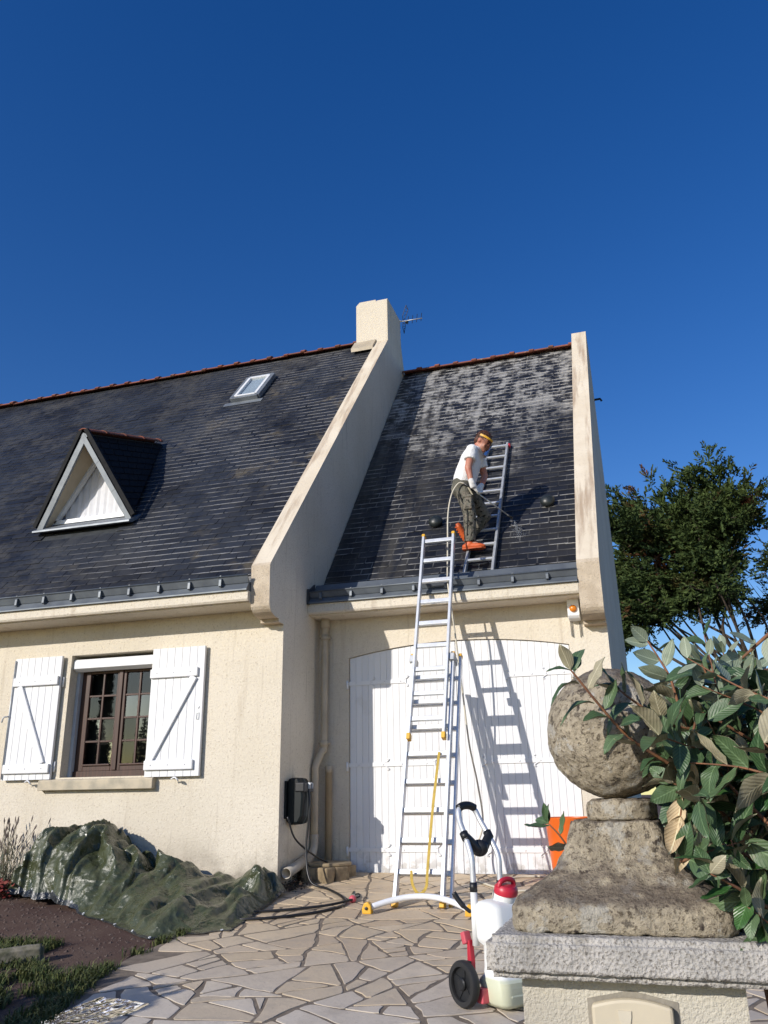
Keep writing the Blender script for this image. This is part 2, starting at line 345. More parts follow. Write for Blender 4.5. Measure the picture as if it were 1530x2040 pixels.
# ------------------------------------------------------------------ mesh helpers
class MB:
    def __init__(s): s.v = []; s.f = []; s.mi = []; s.uv = None
    def add(s, vs, fs, mi=0):
        o = len(s.v); s.v += [tuple(v) for v in vs]
        for f in fs: s.f.append(tuple(i + o for i in f)); s.mi.append(mi)
        return s
    def box(s, x0, x1, y0, y1, z0, z1, mi=0):
        vs = [(x0, y0, z0), (x1, y0, z0), (x1, y1, z0), (x0, y1, z0), (x0, y0, z1), (x1, y0, z1), (x1, y1, z1), (x0, y1, z1)]
        return s.add(vs, [(0, 3, 2, 1), (4, 5, 6, 7), (0, 1, 5, 4), (1, 2, 6, 5), (2, 3, 7, 6), (3, 0, 4, 7)], mi)
    def bar(s, a, b, w, h, up=(0, 0, 1), mi=0):
        a = Vector(a); b = Vector(b); d = (b - a).normalized(); up = Vector(up)
        sd = d.cross(up)
        if sd.length < 1e-4: sd = d.cross(Vector((0, 1, 0)))
        sd.normalize(); u = sd.cross(d).normalized()
        vs = []
        for q in (a, b):
            for i, j in ((-1, -1), (1, -1), (1, 1), (-1, 1)): vs.append(q + sd * (i * w / 2) + u * (j * h / 2))
        return s.add(vs, [(3, 2, 1, 0), (4, 5, 6, 7), (0, 1, 5, 4), (1, 2, 6, 5), (2, 3, 7, 6), (3, 0, 4, 7)], mi)
    def tube(s, pts, r, n=10, mi=0, cap=True):
        pts = [Vector(p) for p in pts]; m = len(pts); rs = r if isinstance(r, (list, tuple)) else [r] * m
        t = [(pts[min(i + 1, m - 1)] - pts[max(i - 1, 0)]).normalized() for i in range(m)]
        nrm = t[0].cross(Vector((0, 0, 1)))
        if nrm.length < 1e-3: nrm = t[0].cross(Vector((0, 1, 0)))
        nrm.normalize(); vs = []
        for i in range(m):
            nrm = (nrm - t[i] * nrm.dot(t[i])).normalized(); b = t[i].cross(nrm)
            for k in range(n):
                a = 2 * math.pi * k / n; vs.append(pts[i] + (nrm * math.cos(a) + b * math.sin(a)) * rs[i])
        fs = []
        for i in range(m - 1):
            for k in range(n):
                k2 = (k + 1) % n; fs.append((i * n + k, i * n + k2, (i + 1) * n + k2, (i + 1) * n + k))
        if cap: fs.append(tuple(range(n))[::-1]); fs.append(tuple(range((m - 1) * n, m * n)))
        return s.add(vs, fs, mi)
    def prism(s, poly, axis, a0, a1, mi=0, side=None):
        def P(q, a):
            return (a, q[0], q[1]) if axis == 'x' else ((q[0], a, q[1]) if axis == 'y' else (q[0], q[1], a))
        n = len(poly); vs = [P(q, a0) for q in poly] + [P(q, a1) for q in poly]
        s.add(vs, [tuple(range(n)), tuple(range(2 * n - 1, n - 1, -1))], mi)
        o = len(s.v) - 2 * n
        for i in range(n):
            j = (i + 1) % n; s.f.append((o + i, o + n + i, o + n + j, o + j)); s.mi.append(side[i] if side else mi)
        return s
    def lathe(s, prof, c, n=24, axis=(0, 0, 1), mi=0, caps=True):
        q = Vector((0, 0, 1)).rotation_difference(Vector(axis).normalized()); c = Vector(c); vs = []
        for r, h in prof:
            for k in range(n):
                a = 2 * math.pi * k / n; vs.append(c + q @ Vector((r * math.cos(a), r * math.sin(a), h)))
        fs = []; m = len(prof)
        for i in range(m - 1):
            for k in range(n):
                k2 = (k + 1) % n; fs.append((i * n + k, i * n + k2, (i + 1) * n + k2, (i + 1) * n + k))
        if caps: fs.append(tuple(range(n))[::-1]); fs.append(tuple(range((m - 1) * n, m * n)))
        return s.add(vs, fs, mi)
    def loft(s, rings, side, n=14, mi=0):
        """rings: (centre, r_side, r_other)"""
        cs = [Vector(r[0]) for r in rings]; m = len(cs); vs = []
        for i in range(m):
            t = (cs[min(i + 1, m - 1)] - cs[max(i - 1, 0)]).normalized(); sd = Vector(side); sd = (sd - t * sd.dot(t)).normalized(); o = t.cross(sd)
            for k in range(n):
                a = 2 * math.pi * k / n; vs.append(cs[i] + sd * (math.cos(a) * rings[i][1]) + o * (math.sin(a) * rings[i][2]))
        fs = []
        for i in range(m - 1):
            for k in range(n):
                k2 = (k + 1) % n; fs.append((i * n + k, i * n + k2, (i + 1) * n + k2, (i + 1) * n + k))
        fs.append(tuple(range(n))[::-1]); fs.append(tuple(range((m - 1) * n, m * n)))
        return s.add(vs, fs, mi)
    def ell(s, c, r, u=12, v=8, rot=None, mi=0):
        c = Vector(c); vs = []; fs = []
        for i in range(v + 1):
            th = math.pi * i / v
            for k in range(u):
                a = 2 * math.pi * k / u; p = Vector((r[0] * math.sin(th) * math.cos(a), r[1] * math.sin(th) * math.sin(a), r[2] * math.cos(th)))
                vs.append(c + (rot @ p if rot else p))
        for i in range(v):
            for k in range(u):
                k2 = (k + 1) % u; fs.append((i * u + k, (i + 1) * u + k, (i + 1) * u + k2, i * u + k2))
        return s.add(vs, fs, mi)
    def cap(s, a, b, ra, rb, n=10):
        a = Vector(a); b = Vector(b); d = (b - a); L = d.length; d /= L
        prof = []
        for i in range(5): t = math.pi / 2 * (1 - i / 4); prof.append((max(ra * math.cos(t), 1e-4), -ra * math.sin(t)))
        for i in range(5): t = math.pi / 2 * i / 4; prof.append((max(rb * math.cos(t), 1e-4), L + rb * math.sin(t)))
        return s.lathe(prof, a, n, d)
    def mesh(s, name, mats, off=(0, 0, 0), smooth=False):
        me = bpy.data.meshes.new(name); o = Vector(off)
        me.from_pydata([(v[0] - o.x, v[1] - o.y, v[2] - o.z) for v in s.v], [], s.f)
        for m in mats: me.materials.append(m)
        if any(s.mi): me.polygons.foreach_set('material_index', s.mi)
        if s.uv:
            L = me.uv_layers.new(name='UVMap'); L.data.foreach_set('uv', [c for q in s.uv for c in q])
        if smooth: me.polygons.foreach_set('use_smooth', [True] * len(me.polygons))
        me.update(); return me
    def build(s, name, mat, parent=None, smooth=False, bevel=0, fixn=True, auto=None):
        off = wloc(parent)
        mats = mat if isinstance(mat, (list, tuple)) else [mat]
        me = s.mesh(name, mats, off, smooth)
        if fixn:
            bm = bmesh.new(); bm.from_mesh(me); bmesh.ops.recalc_face_normals(bm, faces=bm.faces); bm.to_mesh(me); bm.free()
        ob = bpy.data.objects.new(name, me); COL.objects.link(ob)
        if parent: ob.parent = parent
        if bevel:
            md = ob.modifiers.new('bevel', 'BEVEL'); md.width = bevel; md.segments = 2; md.limit_method = 'ANGLE'; md.angle_limit = math.radians(35)
        if auto: me.set_sharp_from_angle(angle=math.radians(auto))
        return ob

WL = {}
def wloc(o):
    v = Vector((0, 0, 0))
    while o is not None: v += o.location; o = o.parent
    return v
def thing(name, label, cat, loc, group=None):
    o = bpy.data.objects.new(name, None); COL.objects.link(o); o.location = loc; o.empty_display_size = .1
    return tag(o, label, cat, group)
def tag(o, label=None, cat=None, group=None, kind=None):
    if label: o['label'] = label
    if cat: o['category'] = cat
    if group: o['group'] = group
    if kind: o['kind'] = kind
    return o
def inst(name, me, parent, M):
    """one more object with shared mesh; M is its world matrix (parents only translate)"""
    o = bpy.data.objects.new(name, me); COL.objects.link(o); o.parent = parent
    o.matrix_basis = Matrix.Translation(-wloc(parent)) @ M; return o
def baked(mb, name, mat, parent, voxel=.01, smooth=6, tex=None):
    """union the closed shapes into one continuous skin"""
    tmp = mb.build(name + '_tmp', mat, None)
    r = tmp.modifiers.new('r', 'REMESH'); r.mode = 'VOXEL'; r.voxel_size = voxel; r.use_smooth_shade = True
    if smooth: q = tmp.modifiers.new('s', 'SMOOTH'); q.iterations = smooth; q.factor = .5
    dg = bpy.context.evaluated_depsgraph_get(); me = bpy.data.meshes.new_from_object(tmp.evaluated_get(dg)); me.name = name
    old = tmp.data; bpy.data.objects.remove(tmp); bpy.data.meshes.remove(old)
    off = wloc(parent); me.transform(Matrix.Translation(-off))
    me.materials.clear(); me.materials.append(mat)
    o = bpy.data.objects.new(name, me); COL.objects.link(o); o.parent = parent
    me.polygons.foreach_set('use_smooth', [True] * len(me.polygons)); return o

def gz(y): return -0.71 - 0.095 * (8.3 - min(max(y, 0.0), 8.3))
def curve(pts, n=8):
    """catmull-rom through the points"""
    P = [Vector(p) for p in pts]; P = [P[0] * 2 - P[1]] + P + [P[-1] * 2 - P[-2]]; out = []
    for i in range(1, len(P) - 2):
        for k in range(n):
            t = k / n; a, b, c, d = P[i - 1], P[i], P[i + 1], P[i + 2]
            out.append(.5 * ((2 * b) + (c - a) * t + (2 * a - 5 * b + 4 * c - d) * t * t + (3 * b - a - 3 * c + d) * t ** 3))
    out.append(P[-2]); return out



# ================================================================== ground and paving
mb = MB()
ys = [-60, -20, 0] + [8.3 * i / 6 for i in range(1, 7)] + [20, 60, 300]; xs = [-200, -40, -12, -6, -3, 0, 6, 40, 200]
for y in ys:
    for x in xs: mb.v.append((x, y, gz(y)))
for j in range(len(ys) - 1):
    for i in range(len(xs) - 1):
        a = j * len(xs) + i; mb.f.append((a, a + 1, a + 1 + len(xs), a + len(xs))); mb.mi.append(0)
tag(mb.build('ground', GROUND), kind='structure')

def patio_left(y): return -3.36 + .055 * math.sin(y * 2.1) + (.0 if y > 5.2 else (5.2 - y) * .16)
def clip(poly, p, n):
    out = []
    for i in range(len(poly)):
        a, b = poly[i], poly[(i + 1) % len(poly)]; da = (a[0] - p[0]) * n[0] + (a[1] - p[1]) * n[1]; db = (b[0] - p[0]) * n[0] + (b[1] - p[1]) * n[1]
        if da <= 0: out.append(a)
        if da * db < 0: t = da / (da - db); out.append((a[0] + (b[0] - a[0]) * t, a[1] + (b[1] - a[1]) * t))
    return out
def area(p): return .5 * sum(p[i][0] * p[(i + 1) % len(p)][1] - p[(i + 1) % len(p)][0] * p[i][1] for i in range(len(p)))
mb = MB(); n = 40
for i in range(n + 1):
    y = 1.2 + (8.285 - 1.2) * i / n; mb.v += [(patio_left(y) - .01, y, gz(y) + .0198), (.9, y, gz(y) + .0198)]
for i in range(n): mb.f.append((2 * i, 2 * i + 1, 2 * i + 3, 2 * i + 2)); mb.mi.append(0)
patio = mb.build('patio', MORTAR); tag(patio, kind='structure')
rp_ = random.Random(11); out = []
def split(c, depth=0):
    """split by hand-drawn looking breaks until the pieces are stone sized"""
    A = abs(area(c))
    if len(c) < 3 or A < .006: return
    if A < rp_.choice((.03, .05, .075, .10, .15)) and depth > 3: out.append(c); return
    cx = sum(p[0] for p in c) / len(c); cy = sum(p[1] for p in c) / len(c)
    sxx = sum((p[0] - cx) ** 2 for p in c) * 0.62; syy = sum((p[1] - cy) ** 2 for p in c); sxy = sum((p[0] - cx) * (p[1] - cy) for p in c)
    th = .5 * math.atan2(2 * sxy, sxx - syy) + rp_.gauss(0, .42); nn = (math.cos(th), math.sin(th)); r = math.sqrt(A) * .16
    pt = (cx + rp_.gauss(0, r), cy + rp_.gauss(0, r)); split(clip(c, pt, nn), depth + 1); split(clip(c, pt, (-nn[0], -nn[1])), depth + 1)
split([(-3.75, 1.15), (1.0, 1.15), (1.0, 8.28), (-3.75, 8.28)])
def inset(poly, d):
    q = poly; n = len(poly)
    for i in range(n):
        a, b = poly[i], poly[(i + 1) % n]; e = (b[0] - a[0], b[1] - a[1]); L = math.hypot(*e)
        if L < 1e-6: continue
        nn = (e[1] / L, -e[0] / L); q = clip(q, (a[0] - nn[0] * d, a[1] - nn[1] * d), nn)
        if len(q) < 3: return None
    return q
stones = []
for c in out:
    if len(c) < 3: continue
    if area(c) < 0: c = c[::-1]
    cx = sum(p[0] for p in c) / len(c); cy = sum(p[1] for p in c) / len(c)
    if cx < patio_left(cy) + .06 or cx > .8 or cy < 1.3: continue
    q = inset(c, rp_.uniform(.006, .017))
    if not q or area(q) < .0025: continue
    # drop needle vertices, break edges with small jitter so that they look split by hand
    e = []
    for i in range(len(q)):
        a, b = q[i], q[(i + 1) % len(q)]; L = math.hypot(b[0] - a[0], b[1] - a[1])
        if L < .02: continue
        k = max(2, int(L / .07)); tx, ty = (b[0] - a[0]) / L, (b[1] - a[1]) / L
        for m in range(k):
            f = (m + (.16 if m == 0 else 0)) / k; j = rp_.gauss(0, .0045); e.append((a[0] + (b[0] - a[0]) * f - ty * j, a[1] + (b[1] - a[1]) * f + tx * j))
        e.append((b[0] - tx * .16 * L / k, b[1] - ty * .16 * L / k))
    if len(e) < 4: continue
    e = [(p[0] + .055 * noise.noise((p[0] * 2.4, p[1] * 2.4, 3.3)), p[1] + .075 * noise.noise((p[0] * 2.1, p[1] * 2.1, 8.1))) for p in e]
    e = [(max(p[0], patio_left(p[1]) + .004), min(p[1], 8.282)) for p in e]
    stones.append((cx, cy, e))
stones.sort(key=lambda s: (0 if (s[1] > 4.0 and s[0] < -.4) else 1, s[1]))
def stone_mb(cx, cy, e):
    mb = MB(); n = len(e); tilt = (rp_.gauss(0, .003), rp_.gauss(0, .003)); dz = rp_.uniform(-.0012, .0015)
    def Z(x, y, h): return gz(y) + h + dz + tilt[0] * (x - cx) + tilt[1] * (y - cy)
    sh = lambda p, k: (cx + (p[0] - cx) * k, cy + (p[1] - cy) * k)
    top = [(*sh(p, .975), 0) for p in e]
    mb.v = [(p[0], p[1], Z(p[0], p[1], .0235)) for p in top] + [(p[0], p[1], Z(p[0], p[1], .0222)) for p in e] + [(p[0], p[1], gz(p[1]) - .002) for p in e]
    mb.f = [tuple(range(n))] + [(n + i, n + (i + 1) % n, (i + 1) % n, i) for i in range(n)] + [(2 * n + i, 2 * n + (i + 1) % n, n + (i + 1) % n, n + i) for i in range(n)]
    mb.mi = [0] * len(mb.f); return mb
rest = MB()
for i, (cx, cy, e) in enumerate(stones):
    m = stone_mb(cx, cy, e)
    if i < 300:
        me = m.mesh('paving_stone', [PAVE], (cx, cy, gz(cy))); o = bpy.data.objects.new('paving_stone', me); COL.objects.link(o); o.parent = patio; o.location = (cx, cy, gz(cy))
    else: rest.add(m.v, m.f)
if rest.v: o = rest.build('paving_remainder', PAVE, patio, fixn=False); o['kind'] = 'stuff'

# ================================================================== the house
house = thing('house', 'beige rendered house with black slate roofs and a white garage door', 'house', (-5, 9, -0.9))
X0, X1 = -3.306, -3.50            # faces of the gable wall between house and garage
YH, YG = 7.355, 8.3               # front walls

def hole_wall(mb, x0, x1, z0, z1, hx0, hx1, hz0, hz1, y0, y1):
    def q(a, b, c, d): mb.add([a, b, c, d], [(0, 1, 2, 3)])
    for y in (y0, y1):
        q((x0, y, z0), (hx0, y, z0), (hx0, y, z1), (x0, y, z1)); q((hx1, y, z0), (x1, y, z0), (x1, y, z1), (hx1, y, z1))
        q((hx0, y, z0), (hx1, y, z0), (hx1, y, hz0), (hx0, y, hz0)); q((hx0, y, hz1), (hx1, y, hz1), (hx1, y, z1), (hx0, y, z1))
    q((hx0, y0, hz0), (hx0, y1, hz0), (hx0, y1, hz1), (hx0, y0, hz1)); q((hx1, y0, hz0), (hx1, y0, hz1), (hx1, y1, hz1), (hx1, y1, hz0))
    q((hx0, y0, hz0), (hx1, y0, hz0), (hx1, y1, hz0), (hx0, y1, hz0)); q((hx0, y0, hz1), (hx0, y1, hz1), (hx1, y1, hz1), (hx1, y0, hz1))
    q((x0, y0, z0), (x0, y0, z1), (x0, y1, z1), (x0, y1, z0)); q((x1, y0, z0), (x1, y1, z0), (x1, y1, z1), (x1, y0, z1))
mb = MB(); hole_wall(mb, -12.0, X1, -1.3, 1.90, -5.70, -4.68, .225, 1.44, YH, YH + .24)
wall = mb.build('wall', WALL, house, fixn=False)

# gable wall with kneeler, corbel, coping and chimney flank (one profile)
def corbel(y0, yb, z):    # from wall up and round to the front face
    pr = [(yb, z), (y0 + .235, z), (y0 + .235, z + .035), (y0 + .19, z + .035)]
    for k in range(1, 7):
        a = math.pi / 2 * k / 6; pr.append((y0 + .19 - .18 * math.sin(a), z + .035 + .11 * (1 - math.cos(a))))
    return pr
prof = [(YH, -1.3)] + corbel(7.01, YH, 1.60); nk = len(prof)
prof += [(7.01, 2.11), (7.03, 2.138), (11.07, 6.815), (11.07, 7.55), (11.10, 7.585), (11.78, 7.585), (11.81, 7.55), (11.83, 7.12), (11.95, 6.80), (12.10, 6.50), (15.5, 2.45), (15.5, -1.3)]
side = [0] * len(prof)
for i in range(1, nk + 1): side[i] = 2
side[nk + 1] = 1
mb = MB(); mb.prism(prof, 'x', X1, X0, 0, side); mb.build('gable_wall', [WALL, COPING, KNEEL], house)
mb = MB(); mb.prism([(-3.83, 6.2), (X1, 6.2), (X1, 7.585), (-3.77, 7.585), (-3.83, 7.525)], 'y', 11.07, 11.81)
chim = mb.build('chimney', WALL, house)
mb = MB(); mb.prism([(10.90, 6.60), (11.068, 6.80), (11.068, 6.86), (10.89, 6.655)], 'x', -3.86, X1 - .002); mb.build('chimney_flashing', BEIGE, house)
# right gable wall
XR0, XR1 = -0.524, -0.310
prof = [(YG, -1.3)] + corbel(7.95, YG, 1.545); nk = len(prof)
prof += [(7.95, 2.10), (7.97, 2.14), (11.66, 6.72), (12.12, 6.72), (15.75, 2.22), (15.75, -1.3)]
side = [0] * len(prof)
for i in range(1, nk + 1): side[i] = 2
side[nk + 1] = 1
mb = MB(); mb.prism(prof, 'x', XR0, XR1, 0, side); mb.build('gable_wall', [WALL, COPING, KNEEL], house)
# back and hidden sides so that the building is closed
mb = MB(); mb.box(-12, X1 - .003, 15.2, 15.44, -1.3, 2.3); mb.box(X0 + .003, XR0 - .003, 15.4, 15.7, -1.3, 2.2); mb.box(-12.24, -12.002, YH, 15.44, -1.3, 1.9); mb.build('rear_wall', WALL, house)

# garage front wall with the segmental arch
DX0, DX1, DZ0 = -2.973, -0.687, -0.71
def arch(x): t = (x - (DX0 + DX1) / 2) / ((DX1 - DX0) / 2); return 1.385 + .115 * (1 - t * t)
mb = MB()
for y in (YG, YG + .25):
    mb.add([(X0, y, -1.3), (DX0, y, -1.3), (DX0, y, 2.0), (X0, y, 2.0)], [(0, 1, 2, 3)])
    mb.add([(DX1, y, -1.3), (XR0, y, -1.3), (XR0, y, 2.0), (DX1, y, 2.0)], [(0, 1, 2, 3)])
    mb.add([(DX0, y, -1.3), (DX1, y, -1.3), (DX1, y, DZ0), (DX0, y, DZ0)], [(0, 1, 2, 3)])
N = 28; xs = [DX0 + (DX1 - DX0) * i / N for i in range(N + 1)]
for a, b in zip(xs, xs[1:]):
    for y in (YG, YG + .25): mb.add([(a, y, arch(a)), (b, y, arch(b)), (b, y, 2.0), (a, y, 2.0)], [(0, 1, 2, 3)])
    mb.add([(a, YG, arch(a)), (b, YG, arch(b)), (b, YG + .25, arch(b)), (a, YG + .25, arch(a))], [(0, 1, 2, 3)])
for x in (DX0, DX1): mb.add([(x, YG, DZ0), (x, YG + .25, DZ0), (x, YG + .25, arch(x)), (x, YG, arch(x))], [(0, 1, 2, 3)])
mb.add([(DX0, YG, DZ0), (DX1, YG, DZ0), (DX1, YG + .25, DZ0), (DX0, YG + .25, DZ0)], [(0, 1, 2, 3)])
mb.build('garage_wall', WALL, house, fixn=False)

# cornices
def cornice(x0, x1, yf, yb, z0, z1):
    mb = MB(); mb.prism([(yb, z0 - .0), (yf + .05, z0), (yf + .05, z0 + .012), (yf + .012, z0 + .012), (yf, z0 + .03), (yf, z1), (yb, z1)], 'x', x0, x1)
    mb.build('cornice', WALL, house)
cornice(-12, X1 - .002, 6.955, YH - .002, 1.755, 1.862); cornice(X0 + .002, XR0 - .002, 7.955, YG - .002, 1.80, 1.915)

# ------------------------------------------------------------------ gutters
def gutter(x0, x1, yf, zb, zt, cap=False):
    mb = MB(); h = zt - zb
    pr = [(yf - .018, zb + .002), (yf - .018, zb + .014), (yf + .028, zb + h * .52), (yf + .020, zb + h * .54), (yf - .002, zt - .012), (yf - .012, zt), (yf + .004, zt + .006), (yf + .012, zt - .012), (yf + .036, zb + h * .60), (yf + .10, zb + h * .62), (yf + .24, zt + .13), (yf + .25, zt + .10), (yf + .10, zb + .002)]
    mb.prism(pr, 'x', x0, x1)
    g = mb.build('gutter', ZINCG, house)
    mb = MB(); mb.tube([(x0, yf - .003, zt + .002), (x1, yf - .003, zt + .002)], .010, 8); mb.build('gutter_bead', ZINCG, g, True)
    n = int((x1 - x0) / .335)
    for i in range(n):
        x = x1 - .28 - i * .335
        mb = MB()
        mb.box(x - .007, x + .007, yf - .016, yf + .03, zt + .004, zt + .012)
        mb.prism([(yf - .008, zt - .014), (yf - .019, zt - .03), (yf - .023, zb + h * .40), (yf - .008, zb + h * .33), (yf + .016, zb + h * .48)], 'x', x - .012, x + .012)
        mb.build('bracket', ZINCG, g)
    if cap:
        mb = MB(); mb.prism([(yf - .03, zb - .005), (yf - .03, zt + .03), (yf + .05, zt + .05), (yf + .16, zt + .12), (yf + .12, zb - .005)], 'x', x0 + .001, x0 + .02); mb.build('end_plate', LEAD, g)
gutter(-12, X1 - .004, 6.945, 1.862, 2.012)
gutter(X0 + .004, XR0 - .004, 7.945, 1.915, 2.042, True)

# ------------------------------------------------------------------ slate roofs
def slate_mesh(name, w_, L, kind, mat):
    hw = w_ / 2 - .0022; t = .006
    if kind == 0: pl = [(-hw, 0), (hw, 0), (hw, L), (-hw, L)]
    elif kind == 1: pl = [(-hw + .022, 0), (hw, 0), (hw, L), (-hw, L), (-hw, .026)]
    elif kind == 2: pl = [(-hw, 0), (hw - .024, 0), (hw, .02), (hw, L), (-hw, L)]
    else: pl = [(-hw, .004), (hw * .2, -.005), (hw, .007), (hw, L), (-hw, L)]
    n = len(pl); vs = []; 
    for u, v in pl: vs.append((u, v, .013 - .0085 * v / L + (0 if v < L * .5 else 0)))
    for u, v in pl: vs.append((u, v, .013 - t - .0085 * v / L))
    fs = [tuple(range(n))]
    for i in range(n):
        j = (i + 1) % n; fs.append((j, i, n + i, n + j))
    return vs, fs, pl
def slate_roof(part, mat, x0, x1, ye, ze, sl, length, expo, wid, skip, ntop=300):
    up = Vector((0, 1, sl)).normalized(); nr = Vector((0, -sl, 1)).normalized(); xa = Vector((1, 0, 0))
    kinds = [slate_mesh('slate', wid, expo * 1.75, k, mat) for k in range(4)]
    meshes = []
    for vs, fs, pl in kinds:
        mb = MB(); mb.add(vs, fs); uv = []
        for f in fs:
            for i in f: uv.append(((vs[i][0] / wid) + .5, vs[i][1] / expo))
        mb.uv = uv; meshes.append(mb.mesh('slate', [mat]))
    lst = []; row = 0; rnd = random.Random(int(-x0 * 100)); d = 0
    while d < length - expo * .6:
        off = (row % 2) * wid / 2 + rnd.uniform(-.006, .006); x = x0 + off - wid / 2
        while x < x1 + wid / 2:
            xc = min(max(x, x0 + wid * .32), x1 - wid * .32) if (x < x0 + wid * .3 or x > x1 - wid * .3) else x
            c = Vector((0, ye, ze)) + up * d; p = Vector((xc, c.y, c.z))
            if not (x < x0 - wid * .2 or x > x1 + wid * .2) and not skip(p):
                r = rnd.random(); k = 0 if r < .62 else (1 if r < .74 else (2 if r < .86 else 3))
                a = rnd.gauss(0, .008); du = rnd.gauss(0, .0025); lift = max(0, rnd.gauss(0, .0018))
                edge = abs(xc - x) > 1e-5
                ca, sa = math.cos(a), math.sin(a)
                M = Matrix.Identity(4); ex = xa * ca + up * sa; ey = -xa * sa + up * ca
                s_ = .62 if edge else 1.0
                for i in range(3): M[i][0] = ex[i] * s_; M[i][1] = ey[i]; M[i][2] = nr[i]
                q = p + up * du + nr * lift
                for i in range(3): M[i][3] = q[i]
                lst.append((q.length if -9.2 < q.x else 1e9, k, M))
            x += wid
        d += expo; row += 1
    lst.sort(key=lambda t: t[0])
    for dist, k, M in lst[:ntop]: inst('slate', meshes[k], part, M)
    V = []; F = []; UV = []
    for dist, k, M in lst[ntop:]:
        vs, fs, pl = kinds[k]; o = len(V)
        V += [tuple(M @ Vector(v)) for v in vs]
        for f in fs:
            F.append(tuple(i + o for i in f))
            for i in f: UV.append(((vs[i][0] / wid) + .5, vs[i][1] / expo))
    mb = MB(); mb.v = V; mb.f = F; mb.mi = [0] * len(F); mb.uv = UV
    o = mb.build('slate_field', mat, part, fixn=False); o['kind'] = 'stuff'
    return up, nr

def deck(name, x0, x1, ye, ze, yr, zr, yb, zb):
    mb = MB(); mb.prism([(ye, ze), (yr, zr), (yb, zb), (yb, zb - .12), (yr, zr - .14), (ye, ze - .05)], 'x', x0, x1)
    return mb.build(name, LEAD, house)
SM = 1.165; SG = 1.24
roofm = deck('roof', -12, X1 - .004, 7.06, 2.035, 11.2, 6.858, 15.5, 1.85)
roofg = deck('garage_roof', X0 + .004, XR0 - .004, 8.19, 1.965, 11.93, 6.60, 15.7, 1.93)
# dormer prism footprint on the main slope
DA, DB = Vector((-6.13, 7.69, 4.19)), Vector((-6.14, 9.36, 4.735)); DL, DR = Vector((-6.775, 7.86, 3.09)), Vector((-5.485, 7.86, 3.10))
def skip_m(p):
    if 7.75 < p.y < 9.05 and abs(p.x + 6.13) < .60 * (1 - (p.y - 7.75) / 1.45): return True
    return -5.46 < p.x < -5.06 and 10.13 < p.y < 10.55
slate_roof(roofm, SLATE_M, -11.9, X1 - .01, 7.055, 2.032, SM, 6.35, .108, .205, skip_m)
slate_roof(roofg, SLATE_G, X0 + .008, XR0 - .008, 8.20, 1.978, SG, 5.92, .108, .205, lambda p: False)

# ridge tiles
def ridge(part, x0, x1, y, z, n_, gx=0):
    L = (x1 - x0) / n_; me = MB()
    pr = []
    for k in range(9):
        a = math.radians(28 + 124 * k / 8); pr.append((math.cos(a) * .115, math.sin(a) * .115 - .075))
    inn = [(q[0] * .86, q[1] * .9 - .008) for q in reversed(pr)]
    me.prism(pr + inn, 'x', 0, L * .98)
    me.prism([(q[0] * 1.16, q[1] * 1.08 + .016) for q in pr] + [(q[0] * .99, q[1] * .99) for q in reversed(pr)], 'x', L * .80, L * 1.04)
    m = me.mesh('ridge_tile', [RIDGE])
    for i in range(n_):
        M = Matrix.Translation((x0 + i * L, y + random.gauss(0, .004), z + random.gauss(0, .006))) @ Matrix.Rotation(random.gauss(0, .012), 4, 'Y')
        inst('ridge_tile', m, part, M)
ridge(roofm, -11.97, -3.84, 11.2, 6.89, 27); ridge(roofg, X0 + .01, XR0 - .01, 11.93, 6.64, 9)

# roof vents on the garage slope
UG = Vector((0, 1, SG)).normalized(); NG = Vector((0, -SG, 1)).normalized()
for x, y in ((-2.14, 9.02), (-.853, 9.13)):
    z = 1.978 + SG * (y - 8.20); c = Vector((x, y, z))
    mb = MB()
    mb.ell(c + NG * .055 - UG * .015, (.085, .085, .055), 16, 8, Vector((0, 0, 1)).rotation_difference((NG - UG * .25).normalized()).to_matrix())
    mb.bar(c + NG * .02, c + NG * .045, .10, .10, UG)
    mb.build('roof_vent', plain('vent_plastic', (.02, .026, .027), .4, .3), roofg, True)

# skylight
UM = Vector((0, 1, SM)).normalized(); NM = Vector((0, -SM, 1)).normalized()
def rp(x, y, n=0): return Vector((x, y, 2.032 + SM * (y - 7.055))) + NM * n
sk = thing('_t', None, None, rp(-5.25, 10.13)); sk.name = 'skylight'; sk.parent = house; sk.location = rp(-5.25, 10.13) - house.location
sx0, sx1, sy0, sy1 = -5.47, -5.04, 10.13, 10.66
mb = MB()
for a, b in (((sx0, sy0), (sx1, sy0)), ((sx0, sy1), (sx1, sy1)), ((sx0, sy0), (sx0, sy1)), ((sx1, sy0), (sx1, sy1))):
    mb.bar(rp(*a, .05), rp(*b, .05), .055, .075, NM)
mb.build('frame', ZINC, sk, bevel=.006)
mb = MB()
for a, b in (((sx0 + .05, sy0 + .035), (sx1 - .05, sy0 + .035)), ((sx0 + .05, sy1 - .035), (sx1 - .05, sy1 - .035)), ((sx0 + .05, sy0 + .035), (sx0 + .05, sy1 - .035)), ((sx1 - .05, sy0 + .035), (sx1 - .05, sy1 - .035))):
    mb.bar(rp(*a, .075), rp(*b, .075), .045, .04, NM)
mb.build('sash', WPVC, sk, bevel=.005)
mb = MB(); mb.add([rp(sx0 + .04, sy0 + .03, .07), rp(sx1 - .04, sy0 + .03, .07), rp(sx1 - .04, sy1 - .03, .07), rp(sx0 + .04, sy1 - .03, .07)], [(0, 1, 2, 3)]); mb.build('pane', GLASS, sk)
mb = MB(); mb.add([rp(sx0 + .03, sy0 + .03, .055), rp(sx1 - .03, sy0 + .03, .055), rp(sx1 - .03, sy1 - .03, .055), rp(sx0 + .03, sy1 - .03, .055)], [(0, 1, 2, 3)]); mb.build('blind', plain('pale_blind', (.42, .48, .55), .8, .1), sk)
